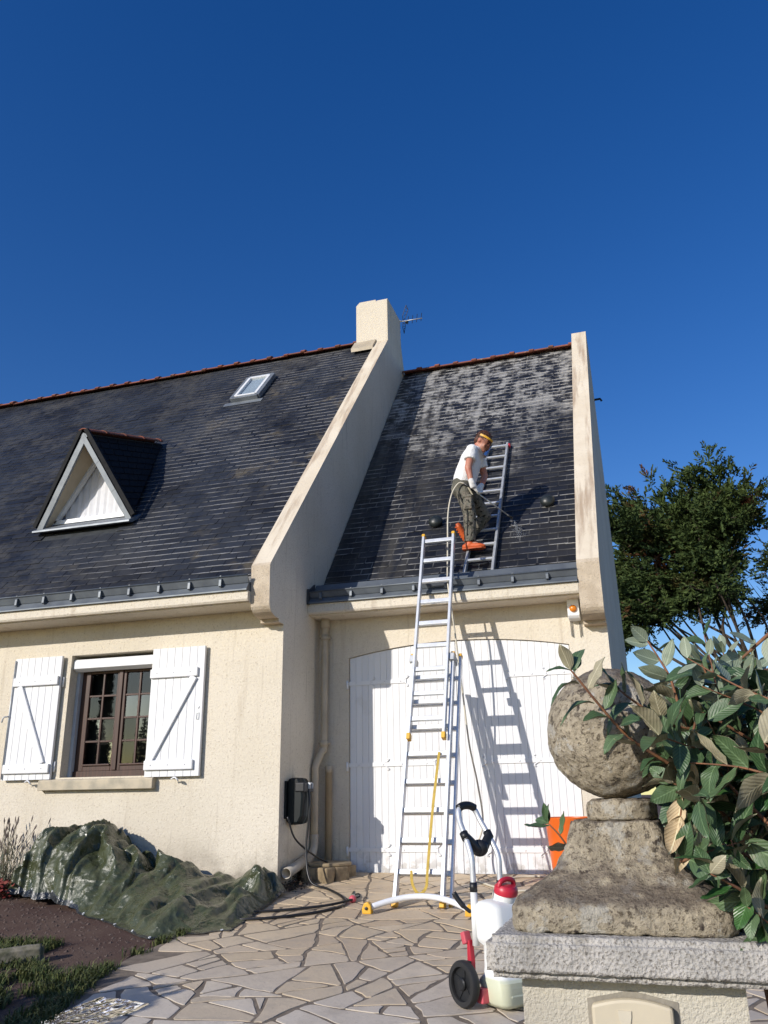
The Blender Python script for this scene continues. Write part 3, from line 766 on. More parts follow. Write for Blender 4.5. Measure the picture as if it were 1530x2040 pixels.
mb = MB(); mb.bar(rp(sx0 - .11, sy0 - .05, .018), rp(sx1 + .08, sy0 - .05, .018), .11, .006, NM); mb.build('apron_flashing', ZINC, sk)

# triangular dormer
SLATE_EDGE = plain('slate_edge_black', (.010, .011, .013), .7, .3, 12, None, .4, 60, 0, .2)
dm = thing('_t', None, None, (0, 0, 0)); dm.name = 'dormer'; dm.parent = house; dm.location = Vector((-6.13, 7.86, 3.09)) - house.location
def on_roof(x, y): return rp(x, y, .012)
def lerp(a, b, t): return a + (b - a) * t
DLb, DRb = on_roof(-6.775, 7.93), on_roof(-5.485, 7.93)
for nm, B, s in (('slate_cheek', DL, -1), ('slate_cheek', DR, 1)):
    nrm = ((DB - DA).cross(B - DA)).normalized()
    if nrm.x * s < 0: nrm = -nrm
    mb = MB(); k = 12; uv = []
    # courses of slates running parallel to the eave line, each row clipped to the triangle A-B-base
    base = MB(); th = nrm * .012
    base.add([DA, DB, B, DA - nrm * .03, DB - nrm * .03, B - nrm * .03], [(0, 1, 2), (3, 5, 4), (0, 3, 4, 1), (1, 4, 5, 2), (2, 5, 3, 0)])
    ck = base.build(nm, LEAD, dm)
    rows = 13
    for i in range(rows):
        t0, t1 = i / rows, min(1, (i + 1.25) / rows)
        a0, a1 = lerp(DA, B, t1), lerp(DB, B, t1); c0, c1 = lerp(DA, B, t0), lerp(DB, B, t0)
        nseg = max(1, int((a1 - a0).length / .2 + .9))
        if (c1 - c0).length < .05: continue
        for q in range(nseg):
            f0, f1 = q / nseg + .006, (q + 1) / nseg - .006
            lo0, lo1 = lerp(a0, a1, f0) + nrm * .014, lerp(a0, a1, f1) + nrm * .014
            hi0, hi1 = lerp(c0, c1, f0) + nrm * .004, lerp(c0, c1, f1) + nrm * .004
            m2 = MB(); m2.add([lo0, lo1, hi1, hi0, lo0 - nrm * .007, lo1 - nrm * .007], [(0, 1, 2, 3), (0, 4, 5, 1), (1, 5, 2), (0, 3, 4)])
            m2.uv = [(0, 0), (1, 0), (1, 1), (0, 1), (0, 0), (0, 0), (1, 0), (1, 0), (1, 0), (1, 0), (1, 1), (0, 0), (0, 1), (0, 0)]
            m2.build('slate', SLATE_EDGE, ck)
# verge boards of slate strips down both front edges
for B, s in ((DL, -1), (DR, 1)):
    for i in range(6):
        p0, p1 = lerp(DA, B, i / 6), lerp(DA, B, (i + 1.04) / 6)
        inn = Vector((-s * .055, .012, -.035))
        m2 = MB(); fr = Vector((0, -.010 - .002 * (i % 2), 0))
        m2.add([p0 + fr, p1 + fr, p1 + inn + fr, p0 + inn + fr, p0 + Vector((0, .02, 0)), p1 + Vector((0, .02, 0)), p1 + inn + Vector((0, .02, 0)), p0 + inn + Vector((0, .02, 0))],
               [(0, 1, 2, 3), (7, 6, 5, 4), (0, 4, 5, 1), (1, 5, 6, 2), (2, 6, 7, 3), (3, 7, 4, 0)])
        m2.build('verge_slate', ZINC, dm)
for B, s in ((DL, -1), (DR, 1)):
    m2 = MB(); o1 = Vector((s * .034, -.004, .028)); m2.bar(DA + o1 + Vector((0, 0, .01)), B + o1 * 1.0, .05, .045, (0, 1, 0)); m2.build('slate_edge', SLATE_EDGE, dm)
# soffits (pale boards under the overhang), window frame, pane, curtain, sill
WA, WL_, WR = Vector((-6.13, 8.02, 4.02)), Vector((-6.665, 8.02, 3.20)), Vector((-5.60, 8.02, 3.205))
for B, Wb, s in ((DL, WL_, -1), (DR, WR, 1)):
    inn = Vector((-s * .05, .012, -.035)); a = DA + Vector((0, .01, -.075)); b = B + inn
    m2 = MB(); m2.add([a, b, Wb, WA, a + Vector((s * .01, 0, .012)), b + Vector((s * .01, 0, .012)), Wb + Vector((s * .01, 0, .012)), WA + Vector((s * .01, 0, .012))], [(0, 1, 2, 3), (4, 7, 6, 5), (0, 4, 5, 1), (2, 6, 7, 3)])
    m2.build('soffit', BEIGE, dm)
win = MB()
for a, b in ((WA, WL_), (WA, WR), (WL_, WR)): win.bar(a, b, .05, .06, (0, 1, 0))
wo = win.build('window_frame', WPVC, dm)
m2 = MB(); m2.add([WA + Vector((0, .01, -.04)), WL_ + Vector((.03, .01, .01)), WR + Vector((-.03, .01, .01))], [(0, 1, 2)]); m2.build('pane', m_clear('dormer_glass', (.93, .94, .95), .03, 1.28), wo)
m2 = MB(); n = 26
for i in range(n):
    f0, f1 = i / n, (i + 1) / n
    def cp(f, top):
        x = -6.56 + .86 * f; hh = 4.0 - abs(x + 6.13) * 1.5
        return Vector((x, 8.07 + .006 * math.sin(f * 60), hh if top else 3.21))
    m2.add([cp(f0, 0), cp(f1, 0), cp(f1, 1), cp(f0, 1)], [(0, 1, 2, 3)])
m2.build('curtain', CURT, wo, True)
m2 = MB(); m2.prism([(7.80, 3.035), (7.80, 3.055), (8.05, 3.20), (8.05, 3.16), (7.86, 3.04)], 'x', -6.80, -5.47); m2.build('sill', ZINC, dm)
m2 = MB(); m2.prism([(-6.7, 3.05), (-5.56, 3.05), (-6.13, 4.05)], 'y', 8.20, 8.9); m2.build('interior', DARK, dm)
tl = MB()
pr = []
for k in range(9):
    a = math.radians(30 + 120 * k / 8); pr.append((math.cos(a) * .085, math.sin(a) * .085 - .045))
tl.prism(pr + [(q[0] * .84, q[1] * .86 - .006) for q in reversed(pr)], 'x', 0, .42); tl.prism([(q[0] * 1.12, q[1] * 1.1 + .003) for q in pr] + [(q[0], q[1]) for q in reversed(pr)], 'x', .37, .43)
tm = tl.mesh('ridge_tile', [RIDGE]); dd = (DB - DA); L = dd.length
for i in range(4):
    p = DA + dd * ((i * .42 - .02) / L) + Vector((0, 0, .02))
    M = Matrix.Translation(p) @ Vector((1, 0, 0)).rotation_difference(dd.normalized()).to_matrix().to_4x4()
    # keep the tile upright
    e1 = dd.normalized(); e2 = Vector((0, 0, 1)).cross(e1).normalized(); e3 = e1.cross(e2)
    for r_ in range(3): M[r_][0] = e1[r_]; M[r_][1] = e2[r_]; M[r_][2] = e3[r_]
    inst('ridge_tile', tm, dm, M)

# ------------------------------------------------------------------ window with roller blind, shutters
win = thing('_t', None, None, (0, 0, 0)); win.name = 'window'; win.parent = house; win.location = Vector((-5.19, 7.5, .23)) - house.location
yf = 7.515
mb = MB()
mb.box(-5.66, -5.60, yf, yf + .06, .255, 1.36); mb.box(-4.74, -4.68, yf, yf + .06, .255, 1.36); mb.box(-5.6, -4.74, yf, yf + .06, 1.31, 1.36); mb.box(-5.66, -4.68, yf - .02, yf + .06, .226, .285)
mb.build('frame', WOODB, win, bevel=.004)
for c0, c1 in ((-5.60, -5.172), (-5.168, -4.74)):
    mb = MB(); y0 = yf - .018; w_ = .052
    mb.box(c0 + .001, c0 + w_, y0, yf + .04, .285, 1.308); mb.box(c1 - w_, c1 - .001, y0, yf + .04, .285, 1.308)
    mb.box(c0 + w_, c1 - w_, y0, yf + .04, 1.255, 1.308); mb.box(c0 + w_, c1 - w_, y0, yf + .04, .285, .345)
    if c0 < -5.3: mb.box(c1 - .022, c1 + .022, y0 - .016, y0 - .001, .29, 1.30)
    mb.box(c0 + w_, c1 - w_, y0 - .018, y0 - .001, .335, .352)
    cs = mb.build('casement', WOODB, win, bevel=.004)
    x0_, x1_ = c0 + w_, c1 - w_; cx = (x0_ + x1_) / 2
    mb = MB(); mb.box(cx - .011, cx + .011, y0 + .004, y0 + .03, .352, 1.255)
    for i in range(1, 4):
        z = .345 + (1.255 - .345) * i / 4; mb.box(x0_, cx - .011, y0 + .005, y0 + .029, z - .010, z + .010); mb.box(cx + .011, x1_, y0 + .005, y0 + .029, z - .010, z + .010)
    mb.build('glazing_bar', WOODB, cs, bevel=.003)
    for i in range(4):
        for a, b in ((x0_, cx), (cx, x1_)):
            z0 = .345 + .91 * i / 4 / 1.0; z1 = .345 + .91 * (i + 1) / 4
            m2 = MB(); ty = random.gauss(0, .00025); tz = random.gauss(0, .0003)
            m2.add([(a + .006, y0 + .017 + ty, z0 + .006), (b - .006, y0 + .017 - ty, z0 + .006), (b - .006, y0 + .017 - ty + tz, z1 - .006), (a + .006, y0 + .017 + ty + tz, z1 - .006)], [(0, 1, 2, 3)]); m2.build('pane', GLASS, cs)
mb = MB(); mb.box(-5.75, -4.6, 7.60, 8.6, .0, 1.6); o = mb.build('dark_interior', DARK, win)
mb = MB(); mb.prism([(7.385, 1.305), (7.385, 1.375), (7.40, 1.40), (7.56, 1.425), (7.56, 1.29), (7.44, 1.275)], 'x', -5.695, -4.685); mb.build('roller_box', WPVC, win, bevel=.004)
for gx0, gx1 in ((-5.697, -5.66), (-4.72, -4.683)): mb = MB(); mb.box(gx0, gx1, 7.47, 7.535, .23, 1.30); mb.build('guide_rail', GREYPVC, win)
mb = MB(); mb.prism([(7.285, .105), (7.285, .195), (7.30, .205), (7.52, .224), (7.52, .14), (7.353, .105)], 'x', -5.895, -4.595); mb.build('sill', SILL, win, bevel=.006)

def shutter(x0, x1, mirror):
    sh = thing('_t', None, None, (0, 0, 0)); sh.name = 'shutter'; sh.parent = house; sh.location = Vector(((x0 + x1) / 2, 7.33, .21)) - house.location
    yb, yfr, z0, z1, n = 7.330, 7.302, .21, 1.435, 7; wd = (x1 - x0) / n
    for i in range(n):
        mb = MB(); a = x0 + i * wd; b = a + wd; g = .0035
        mb.prism([(a + .0008, yb), (a + .0008, yfr + g), (a + g, yfr), (b - g, yfr), (b - .0008, yfr + g), (b - .0008, yb)], 'z', z0, z1); mb.build('plank', PAINT, sh)
    for zc in (.315, 1.185):
        mb = MB(); zz = zc
        xa, xb = (x0 + .0, x1 - .06) if not mirror else (x0 + .02, x1 - .01)
        mb.box(xa, xb, yfr - .028, yfr - .0008, zz - .045, zz + .045); bt = mb.build('batten', PAINT, sh, bevel=.008)
        for f in (.15, .5, .85):
            m2 = MB(); m2.ell((xa + (xb - xa) * f, yfr - .029, zz), (.006, .003, .006), 8, 4); m2.build('bolt', ALUD, bt, True)
    mb = MB()
    a, b = ((x0 + .05, .36), (x1 - .10, 1.14)) if not mirror else ((x1 - .11, .36), (x0 + .10, 1.14))
    mb.bar((a[0], yfr - .0135, a[1]), (b[0], yfr - .0135, b[1]), .025, .075, (0, 0, 1) if False else Vector((b[0] - a[0], 0, b[1] - a[1])).cross(Vector((0, 1, 0))))
    mb.build('brace', PAINT, sh, bevel=.006)
    hx = x1 if mirror else x0
    for z in (.33, 1.17):
        mb = MB(); mb.tube([(hx + (.012 if mirror else -.012), 7.34, z - .05), (hx + (.012 if mirror else -.012), 7.34, z + .05)], .010, 8); mb.build('hinge', WHITEM, sh, True)
    mb = MB(); xm = (x0 + x1) / 2 + .06; mb.tube(curve([(xm - .05, 7.29, .185), (xm, 7.27, .20), (xm + .03, 7.275, .175), (xm + .01, 7.32, .165)], 4), .007, 6); mb.build('stay_catch', WHITEM, sh, True)
    if not mirror:
        mb = MB(); xk = x1 - .045
        for q in (((xk - .012, .73), (xk + .012, .73)), ((xk + .012, .73), (xk + .012, .79)), ((xk - .012, .79), (xk + .012, .79)), ((xk - .012, .73), (xk - .012, .79)), ((xk, .83), (xk + .014, .85))): mb.bar((q[0][0], yfr - .004, q[0][1]), (q[1][0], yfr - .004, q[1][1]), .006, .006, (0, 1, 0))
        mb.build('latch', ALUD, sh)
    else:
        mb = MB(); mb.tube([(x0 + .012, yfr - .012, z0 + .01), (x0 + .012, yfr - .012, z1 - .02)], .007, 8); mb.tube(curve([(x0 + .012, yfr - .02, .84), (x0 - .03, yfr - .04, .83), (x0 - .045, yfr - .04, .78)], 4), .008, 6); mb.build('espagnolette_bolt', ALUD, sh, True)
    return sh
shutter(-4.70, -4.112, False); shutter(-6.36, -5.775, True)

# ------------------------------------------------------------------ garage door
xm = (DX0 + DX1) / 2; yd = YG + .022
for s, a, b in ((-1, DX0 + .006, xm - .002), (1, xm + .002, DX1 - .006)):
    df = thing('_t', None, None, (0, 0, 0)); df.name = 'garage_door_leaf'; df.parent = house; df.location = Vector(((a + b) / 2, yd, DZ0)) - house.location
    n = 17; wd = (b - a) / n
    for i in range(n):
        p, q = a + i * wd, a + (i + 1) * wd; g = .003; mb = MB()
        zt0, zt1 = arch(p) - .006, arch(q) - .006; zb = DZ0 + .012 + random.uniform(0, .004); dy = random.gauss(0, .0007)
        pl = [(p + .0006, yd + .03), (p + .0006, yd + g + dy), (p + g, yd + dy), (q - g, yd + dy), (q - .0006, yd + g + dy), (q - .0006, yd + .03)]
        vs = [(x, y, zb) for x, y in pl] + [(x, y, zt0 + (zt1 - zt0) * (x - p) / wd) for x, y in pl]
        m = len(pl); mb.add(vs, [tuple(range(m)), tuple(range(2 * m - 1, m - 1, -1))] + [(k, m + k, m + (k + 1) % m, (k + 1) % m) for k in range(m)])
        mb.build('plank', PAINT, df)
    hx = DX0 + .0 if s < 0 else DX1
    for z in (1.12, .305, -.49):
        mb = MB(); L = .90 if z < 1 else .62
        e = hx - s * L
        mb.box(min(hx, e), max(hx, e), yd - .010, yd - .001, z - .02, z + .02)
        for c in (e, (hx + e) / 2 + s * .05):      # forged scroll tips
            for t in (-1, 1): mb.tube(curve([(c + s * .03, yd - .008, z + t * .012), (c, yd - .008, z + t * .026), (c - s * .022, yd - .008, z + t * .048), (c - s * .002, yd - .008, z + t * .052)], 4), .0055, 6)
        for f in (.12, .4, .62, .9): mb.ell((hx + (e - hx) * f, yd - .011, z), (.010, .006, .010), 8, 5)
        mb.build('hinge_strap', PAINT, df)
        mb = MB(); mb.tube([(hx + s * .012, YG - .012, z - .06), (hx + s * .012, YG - .012, z + .03)], .013, 8); mb.build('hinge_pin', PAINT, df, True)
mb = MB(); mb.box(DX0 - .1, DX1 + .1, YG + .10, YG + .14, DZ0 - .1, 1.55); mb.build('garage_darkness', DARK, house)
mb = MB(); mb.box(DX0 + .01, DX1 - .01, YG - .012, YG + .06, DZ0 - .05, DZ0 + .008); mb.build('door_threshold', SILL, house)

# downpipes
mb = MB(); mb.tube(curve([(-3.205, 8.21, 1.86), (-3.208, 8.21, 1.3), (-3.21, 8.21, .52), (-3.225, 8.19, .44), (-3.262, 8.12, .30), (-3.262, 8.11, .20), (-3.262, 8.11, -.36)], 8), .036, 12)
dp = mb.build('downpipe', BEIGE, house, True)
for p in ((-3.208, 8.21, 1.60), (-3.21, 8.21, .52)):
    mb = MB(); mb.lathe([(.040, -.03), (.042, -.03), (.042, .03), (.040, .03)], p, 14); mb.box(p[0] - .055, p[0] + .055, p[1] - .01, p[1] + .05, p[2] - .008, p[2] + .008); mb.build('pipe_clip', BEIGE, dp, True)
mb = MB(); mb.lathe([(.05, 0), (.05, .10), (.038, .12)], (-3.205, 8.21, 1.70), 14); mb.build('hopper', BEIGE, dp, True)
mb = MB(); mb.lathe([(.034, -.63), (.034, .23), (.037, .23), (.037, .30), (.001, .31)], (-3.165, 8.235, 0), 14); mb.build('standpipe', BEIGE, house, True)
mb = MB(); mb.tube(curve([(-3.262, 8.11, -.34), (-3.262, 8.10, -.46), (-3.26, 8.02, -.53), (-3.258, 7.9, -.545)], 6), .040, 12); mb.build('pipe_elbow', PVCP, dp, True)
mb = MB(); c0, c1 = Vector((-3.258, 7.93, -.55)), Vector((-3.25, 7.42, -.635)); dv = (c1 - c0); L = dv.length
mb.lathe([(.048, 0), (.048, L), (.041, L), (.041, L - .2), (.001, L - .2)], c0, 16, dv); mb.build('drain_pipe', PVCP, dp, True)

# ================================================================== ladders
def ladder_section(parent, p0, p1, width, front, stile=(.028, .068), step=.25, first=.2, mat=ALU, capmat=YEL, flat=False, top_caps=True, name='stile', width2=None):
    p0 = Vector(p0); p1 = Vector(p1); d = (p1 - p0).normalized(); L = (p1 - p0).length; xa = Vector((1, 0, 0)); fr = Vector(front).normalized()
    for s in (-1, 1):
        mb = MB(); a = p0 + xa * (s * width / 2); b = p1 + xa * (s * (width2 or width) / 2)
        mb.bar(a, b, stile[1], stile[0], xa); st = mb.build('stile', mat, parent, bevel=.004)
        mb = MB(); mb.bar(a - d * .006, a + d * .05, stile[1] + .008, stile[0] + .008, xa); mb.build('foot_cap', capmat, st, bevel=.004)
        if top_caps: mb = MB(); mb.bar(b - d * .02, b + d * .012, stile[1] + .006, stile[0] + .006, xa); mb.build('end_cap', capmat, st, bevel=.004)
    n = int((L - first - .06) / step) + 1
    for i in range(n):
        f = (first + i * step) / L; c = p0 + d * (first + i * step); ww = width + ((width2 or width) - width) * f
        mb = MB(); mb.bar(c - xa * (ww / 2 - stile[0] / 2), c + xa * (ww / 2 - stile[0] / 2), .042 if not flat else .03, .03, fr if not flat else (0, 0, 1)); mb.build('rung', mat, parent, bevel=.004)
    return d
FT = Vector((-1.885, 6.86, gz(6.86) + .03))
dirL = Vector((0.0, 1.05, 2.84)).normalized(); frL = dirL.cross(Vector((1, 0, 0))).normalized()
if frL.y > 0: frL = -frL
lad = thing('extension_ladder', 'tall aluminium extension ladder with yellow end caps leaning on the garage gutter', 'ladder', (-1.885, 6.86, gz(6.86)))
top1 = FT + dirL * 2.20
ladder_section(lad, FT, top1, .385, frL, (.03, .07), .245, .26)
# middle section slightly behind, showing to the right of the base stile
b2 = FT - frL * .075 + Vector((.016, 0, 0)); ladder_section(lad, b2 + dirL * .01, b2 + dirL * 2.22, .455, frL, (.022, .055), .245, .26)
# fly section in front, raised
b3 = FT + frL * .060 + dirL * 1.35 + Vector((-.005, 0, 0)); ladder_section(lad, b3, b3 + dirL * 2.22, .315, frL, (.026, .06), .245, .19)
for s in (-1, 1):
    mb = MB(); c = top1 + Vector((s * .19, 0, 0)) - dirL * .05 - frL * .01; mb.bar(c - dirL * .035, c + dirL * .035, .15, .05, (1, 0, 0)); mb.build('guide_bracket', ALUD, lad, bevel=.006)
pts = []
for i in range(17):
    t = -1 + 2 * i / 16; yy_ = FT.y - .06 - .15 * t * t; pts.append((FT.x + .055 + t * .40, yy_, gz(yy_) + .058 + .062 * (1 - t * t)))
mb = MB(); mb.tube(pts, .023, 10); stb = mb.build('stabiliser_bar', WHITEM, lad, True)
for s in (-1, 1):
    p = pts[0] if s < 0 else pts[-1]; mb = MB()
    pl = [(-.038, -.037), (.036, -.037), (.04, .0), (.022, .04), (-.01, .05), (-.034, .022)]
    mb.prism([(p[0] + s * q[0], p[2] + q[1]) for q in pl], 'y', p[1] - .028, p[1] + .028); ft = mb.build('stabiliser_foot', YEL, lad, bevel=.008)
    m2 = MB(); m2.lathe([(.012, 0), (.012, .008), (.002, .01)], (p[0] + s * .002, p[1] - .028, p[2] + .004), 12, (0, -1, 0)); m2.build('bolt', BLK, ft)
rp0 = FT + dirL * (.26 + .245 * 4) + frL * .03 + Vector((.11, 0, 0))
mb = MB(); base = FT + dirL * .26 + frL * .05 + Vector((.07, 0, 0))
pp = curve([rp0, (rp0 + base) / 2 + Vector((0, -.03, 0)), base, base + Vector((-.01, -.02, -.12)), base + Vector((-.07, -.02, -.17)), base + Vector((-.12, -.02, -.10)), base + Vector((-.13, -.01, 0))], 7)
for a, b in zip(pp, pp[1:]): mb.bar(a, b, .022, .004, (0, -1, 0))
mb.build('strap', YSTRAP, lad)

# roof ladder lying on the garage slope
def rg(x, y, n=0): return Vector((x, y, 1.978 + SG * (y - 8.20))) + NG * n
rl = thing('roof_ladder', 'short grey aluminium roof ladder lying on the garage slates under the man', 'ladder', rg(-1.545, 8.2))
p0, p1 = rg(-1.545, 8.215, .055), rg(-1.515, 10.06, .055)
for s in (-1, 1):
    mb = MB(); a = p0 + Vector((s * .15, 0, 0)); b = p1 + Vector((s * .125, 0, 0)); mb.bar(a, b, .062, .028, (1, 0, 0)); st = mb.build('stile', ALUD, rl, bevel=.003)
    mb = MB(); c = b - UG * .05 + Vector((s * .02, 0, 0)); mb.lathe([(.022, -.02), (.03, -.012), (.03, .012), (.022, .02)], c, 12, (1, 0, 0)); mb.build('wheel', RED, rl, True)
Lr = (p1 - p0).length; n = 11
for i in range(n):
    f = .045 + (i / (n - 1)) * .935; c = p0.lerp(p1, f) + NG * .012; hw = .15 + (.125 - .15) * f
    mb = MB(); mb.bar(c - Vector((hw + .012, 0, 0)), c + Vector((hw + .012, 0, 0)), .030, .026, NG); mb.build('rung', ALU, rl, bevel=.004)
    for s in (-1, 1):
        m2 = MB(); m2.ell(c + Vector((s * hw, -.0, 0)) + NG * .022, (.008, .008, .006), 8, 4); m2.build('rivet', ALU, rl, True)

# ================================================================== the man
man = thing('person', 'man in white t-shirt, olive work trousers and orange boots spraying the garage roof', 'person', (-1.63, 8.55, 2.49))
V3 = Vector
hipc = V3((-1.695, 8.52, 3.25)); chest = V3((-1.60, 8.51, 3.53)); neck0 = V3((-1.525, 8.515, 3.665)); 
shR = V3((-1.560, 8.385, 3.60)); shL = V3((-1.53, 8.645, 3.60)); elR = V3((-1.600, 8.325, 3.375)); wrR = V3((-1.575, 8.315, 3.215)); 
elL = V3((-1.49, 8.70, 3.40)); wrL = V3((-1.50, 8.52, 3.215))
hR, hL = V3((-1.70, 8.455, 3.215)), V3((-1.685, 8.60, 3.215)); kR = V3((-1.635, 8.455, 2.885)); aR = V3((-1.655, 8.50, 2.585)); kL = V3((-1.515, 8.73, 2.935)); aL = V3((-1.69, 8.735, 2.745))
hf = V3((.80, -.10, -.55)).normalized(); hu = V3((.52, -.02, .82)); hu = (hu - hf * hu.dot(hf)).normalized(); hs_ = hf.cross(hu)
HR = Matrix((hf, hs_, hu)).transposed(); hc = V3((-1.455, 8.515, 3.735))
def H(a, b, c): return hc + hf * a + hs_ * b + hu * c
b = MB()
b.ell(H(-.008, 0, .02), (.092, .074, .092), 16, 12, HR); b.ell(H(.028, 0, -.045), (.062, .056, .070), 14, 10, HR); b.ell(H(.062, 0, -.088), (.026, .030, .022), 10, 8, HR)
b.ell(H(.094, 0, -.030), (.020, .013, .017), 8, 6, HR); b.cap(H(.082, 0, .006), H(.096, 0, -.026), .009, .013)      # nose
for s in (-1, 1):
    b.ell(H(-.012, s * .074, -.012), (.018, .010, .028), 8, 6, HR); b.ell(H(.070, s * .030, .012), (.018, .020, .008), 8, 6, HR); b.ell(H(.060, s * .040, -.040), (.018, .018, .022), 8, 6, HR)
b.ell(H(.084, 0, -.062), (.010, .024, .005), 8, 6, HR); b.ell(H(.081, 0, -.071), (.010, .020, .005), 8, 6, HR)
b.cap(neck0 + V3((-.01, 0, -.03)), H(-.025, 0, -.05), .056, .050); b.loft([(hipc, .115, .085), (hipc + V3((.03, 0, .12)), .11, .09), (chest, .13, .09), (neck0, .07, .06)], (0, 1, 0))
b.cap(shR, elR, .046, .040); b.cap(elR, wrR, .041, .028); b.cap(shL, elL, .046, .040); b.cap(elL, wrL, .040, .028); b.cap(chest + V3((.02, 0, .05)), shR, .06, .05); b.cap(chest + V3((.02, 0, .05)), shL, .06, .05)
b.cap(wrR, wrR + V3((.012, .004, -.04)), .027, .026); b.cap(wrL, wrL + V3((.005, -.02, -.03)), .027, .026)
for h, k, a in ((hR, kR, aR), (hL, kL, aL)): b.cap(h, k, .068, .048); b.cap(k, a, .047, .032); b.cap(hipc, h, .08, .07)
b.cap(aR, aR + V3((.08, .0, -.045)), .032, .028); b.cap(aL, aL + V3((-.05, -.03, .02)), .032, .026)
baked(b, 'body', SKIN, man, .0085, 5)
for s in (-1, 1):
    e = MB(); e.ell(H(.078, s * .030, .000), (.008, .011, .006), 8, 6, HR); e.build('eye', plain('eye', (.05, .04, .035), .2, .1), man, True)
    e = MB(); e.cap(H(.086, s * .012, .020), H(.076, s * .048, .022), .005, .004, 6); e.build('eyebrow', HAIR, man, True)
# hair: many small locks on the scalp
hb = MB(); rr = random.Random(3)
hb.ell(H(-.018, 0, .046), (.092, .082, .088), 14, 10, HR); hb.ell(H(-.055, 0, -.005), (.050, .072, .062), 12, 8, HR)
hair = baked(hb, 'hair', HAIR, man, .008, 3)
lk = MB()
for _ in range(420):
    d_ = V3((rr.gauss(0, 1), rr.gauss(0, 1), rr.gauss(.5, .8))).normalized()
    if d_.x > .55 and d_.z < .55: continue
    p = H(-.018 + d_.x * .086, d_.y * .078, .036 + d_.z * .080)
    if d_.z < -.5: continue
    t_ = (hf * (d_.x + .35) + hs_ * d_.y + hu * d_.z).normalized(); sd_ = t_.cross(V3((rr.gauss(0, 1), rr.gauss(0, 1), rr.gauss(0, 1)))).normalized() * .005; l_ = rr.uniform(.012, .026)
    sw = hf * rr.gauss(.3, .4) * l_ + hs_ * rr.gauss(0, .4) * l_
    lk.add([p + sd_, p - sd_, p + t_ * l_ + sw], [(0, 1, 2)])
lk.build('hair_locks', HAIR, hair)
# t-shirt
b = MB()
b.loft([(hipc + V3((-.005, 0, -.01)), .150, .118), (hipc + V3((.012, 0, .06)), .155, .128), (hipc + V3((.04, 0, .14)), .152, .128), (hipc + V3((.072, 0, .22)), .156, .122), (chest + V3((.0, 0, .01)), .158, .112), (chest + V3((.028, 0, .065)), .145, .098), (neck0 + V3((-.012, 0, -.015)), .092, .080), (neck0 + V3((-.002, 0, .012)), .068, .066)], (0, 1, 0), 18)
for sh, el in ((shR, elR), (shL, elL)):
    b.cap(chest + V3((.015, 0, .06)), sh, .075, .068); b.loft([(sh + (sh - el).normalized() * .02, .066, .066), (sh.lerp(el, .3), .070, .068), (sh.lerp(el, .58), .070, .068)], (1, 0, 0), 14)
b.ell(hipc + V3((.095, 0, .09)), (.06, .10, .09)); b.ell(chest + V3((-.06, 0, -.02)), (.06, .11, .10))
baked(b, 'tshirt', SHIRT, man, .0095, 4)
# trousers
b = MB()
b.loft([(hipc + V3((-.01, 0, .045)), .148, .112), (hipc + V3((-.015, 0, -.02)), .152, .122), (hipc + V3((-.01, 0, -.09)), .140, .118)], (0, 1, 0), 18)
b.ell(hipc + V3((-.055, -.045, -.055)), (.085, .085, .090)); b.ell(hipc + V3((-.055, .055, -.055)), (.085, .085, .090))
for h, k, a in ((hR, kR, aR), (hL, kL, aL)):
    b.loft([(h + V3((0, 0, .03)), .095, .098), (h.lerp(k, .4), .088, .090), (h.lerp(k, .8), .072, .076), (k, .068, .072), (k.lerp(a, .3), .066, .070), (k.lerp(a, .75), .062, .064), (k.lerp(a, 1.0), .064, .064)], (0, 1, 0), 16)
    b.ell(k, (.07, .07, .07))
tr = baked(b, 'trousers', TROUS, man, .0095, 4)
mb = MB(); pc = hR.lerp(kR, .62) + V3((.02, -.075, -.01)); mb.box(pc.x - .045, pc.x + .05, pc.y - .014, pc.y + .02, pc.z - .085, pc.z + .07); mb.box(pc.x - .05, pc.x + .055, pc.y - .022, pc.y + .015, pc.z + .045, pc.z + .085); mb.build('thigh_pocket', TROUS, tr, True, bevel=.012)
mb = MB(); q = [hR + V3((-.02, -.095, -.12)), hR.lerp(kR, .6) + V3((-.035, -.082, 0)), kR + V3((-.01, -.07, 0)), aR + V3((-.015, -.062, .05))]; mb.tube(curve(q, 6), .008, 6); mb.build('side_seam', BLACKFAB, tr, True)
# boots
b = MB(); b.cap(aR + V3((0, 0, .0)), aR + V3((-.01, .0, -.035)), .044, .046); b.loft([(aR + V3((-.085, .005, -.055)), .022, .022), (aR + V3((-.06, .005, -.05)), .044, .034), (aR + V3((.02, .005, -.050)), .046, .036), (aR + V3((.11, .005, -.055)), .048, .030), (aR + V3((.165, .005, -.062)), .030, .018)], (0, 1, 0), 14)
bt = baked(b, 'boot', BOOT, man, .008, 3)
mb = MB(); z = aR.z - .088; mb.prism([(aR.x - .085, aR.y - .035), (aR.x + .06, aR.y - .042), (aR.x + .13, aR.y - .038), (aR.x + .168, aR.y + .005), (aR.x + .13, aR.y + .048), (aR.x + .06, aR.y + .05), (aR.x - .085, aR.y + .042)], 'z', z, z + .018); mb.build('sole', plain('orange_sole', (.55, .10, .02), .6, .3), bt, bevel=.005)
b = MB(); hl = V3((-1.735, 8.68, 2.685)); te = V3((-1.795, 8.615, 2.815)); b.cap(aL, hl, .044, .044); b.loft([(hl + V3((.01, .01, -.035)), .030, .028), (hl, .044, .038), (hl.lerp(te, .45), .046, .038), (te, .050, .034), (te + V3((-.015, -.012, .03)), .032, .02)], (0, 1, .4), 14)
b2_ = baked(b, 'boot', BOOT, man, .008, 3)
mb = MB(); so = V3((-.55, -.80, .05)).normalized() * .030; ax = (te - hl).normalized(); sx_ = ax.cross(so).normalized()
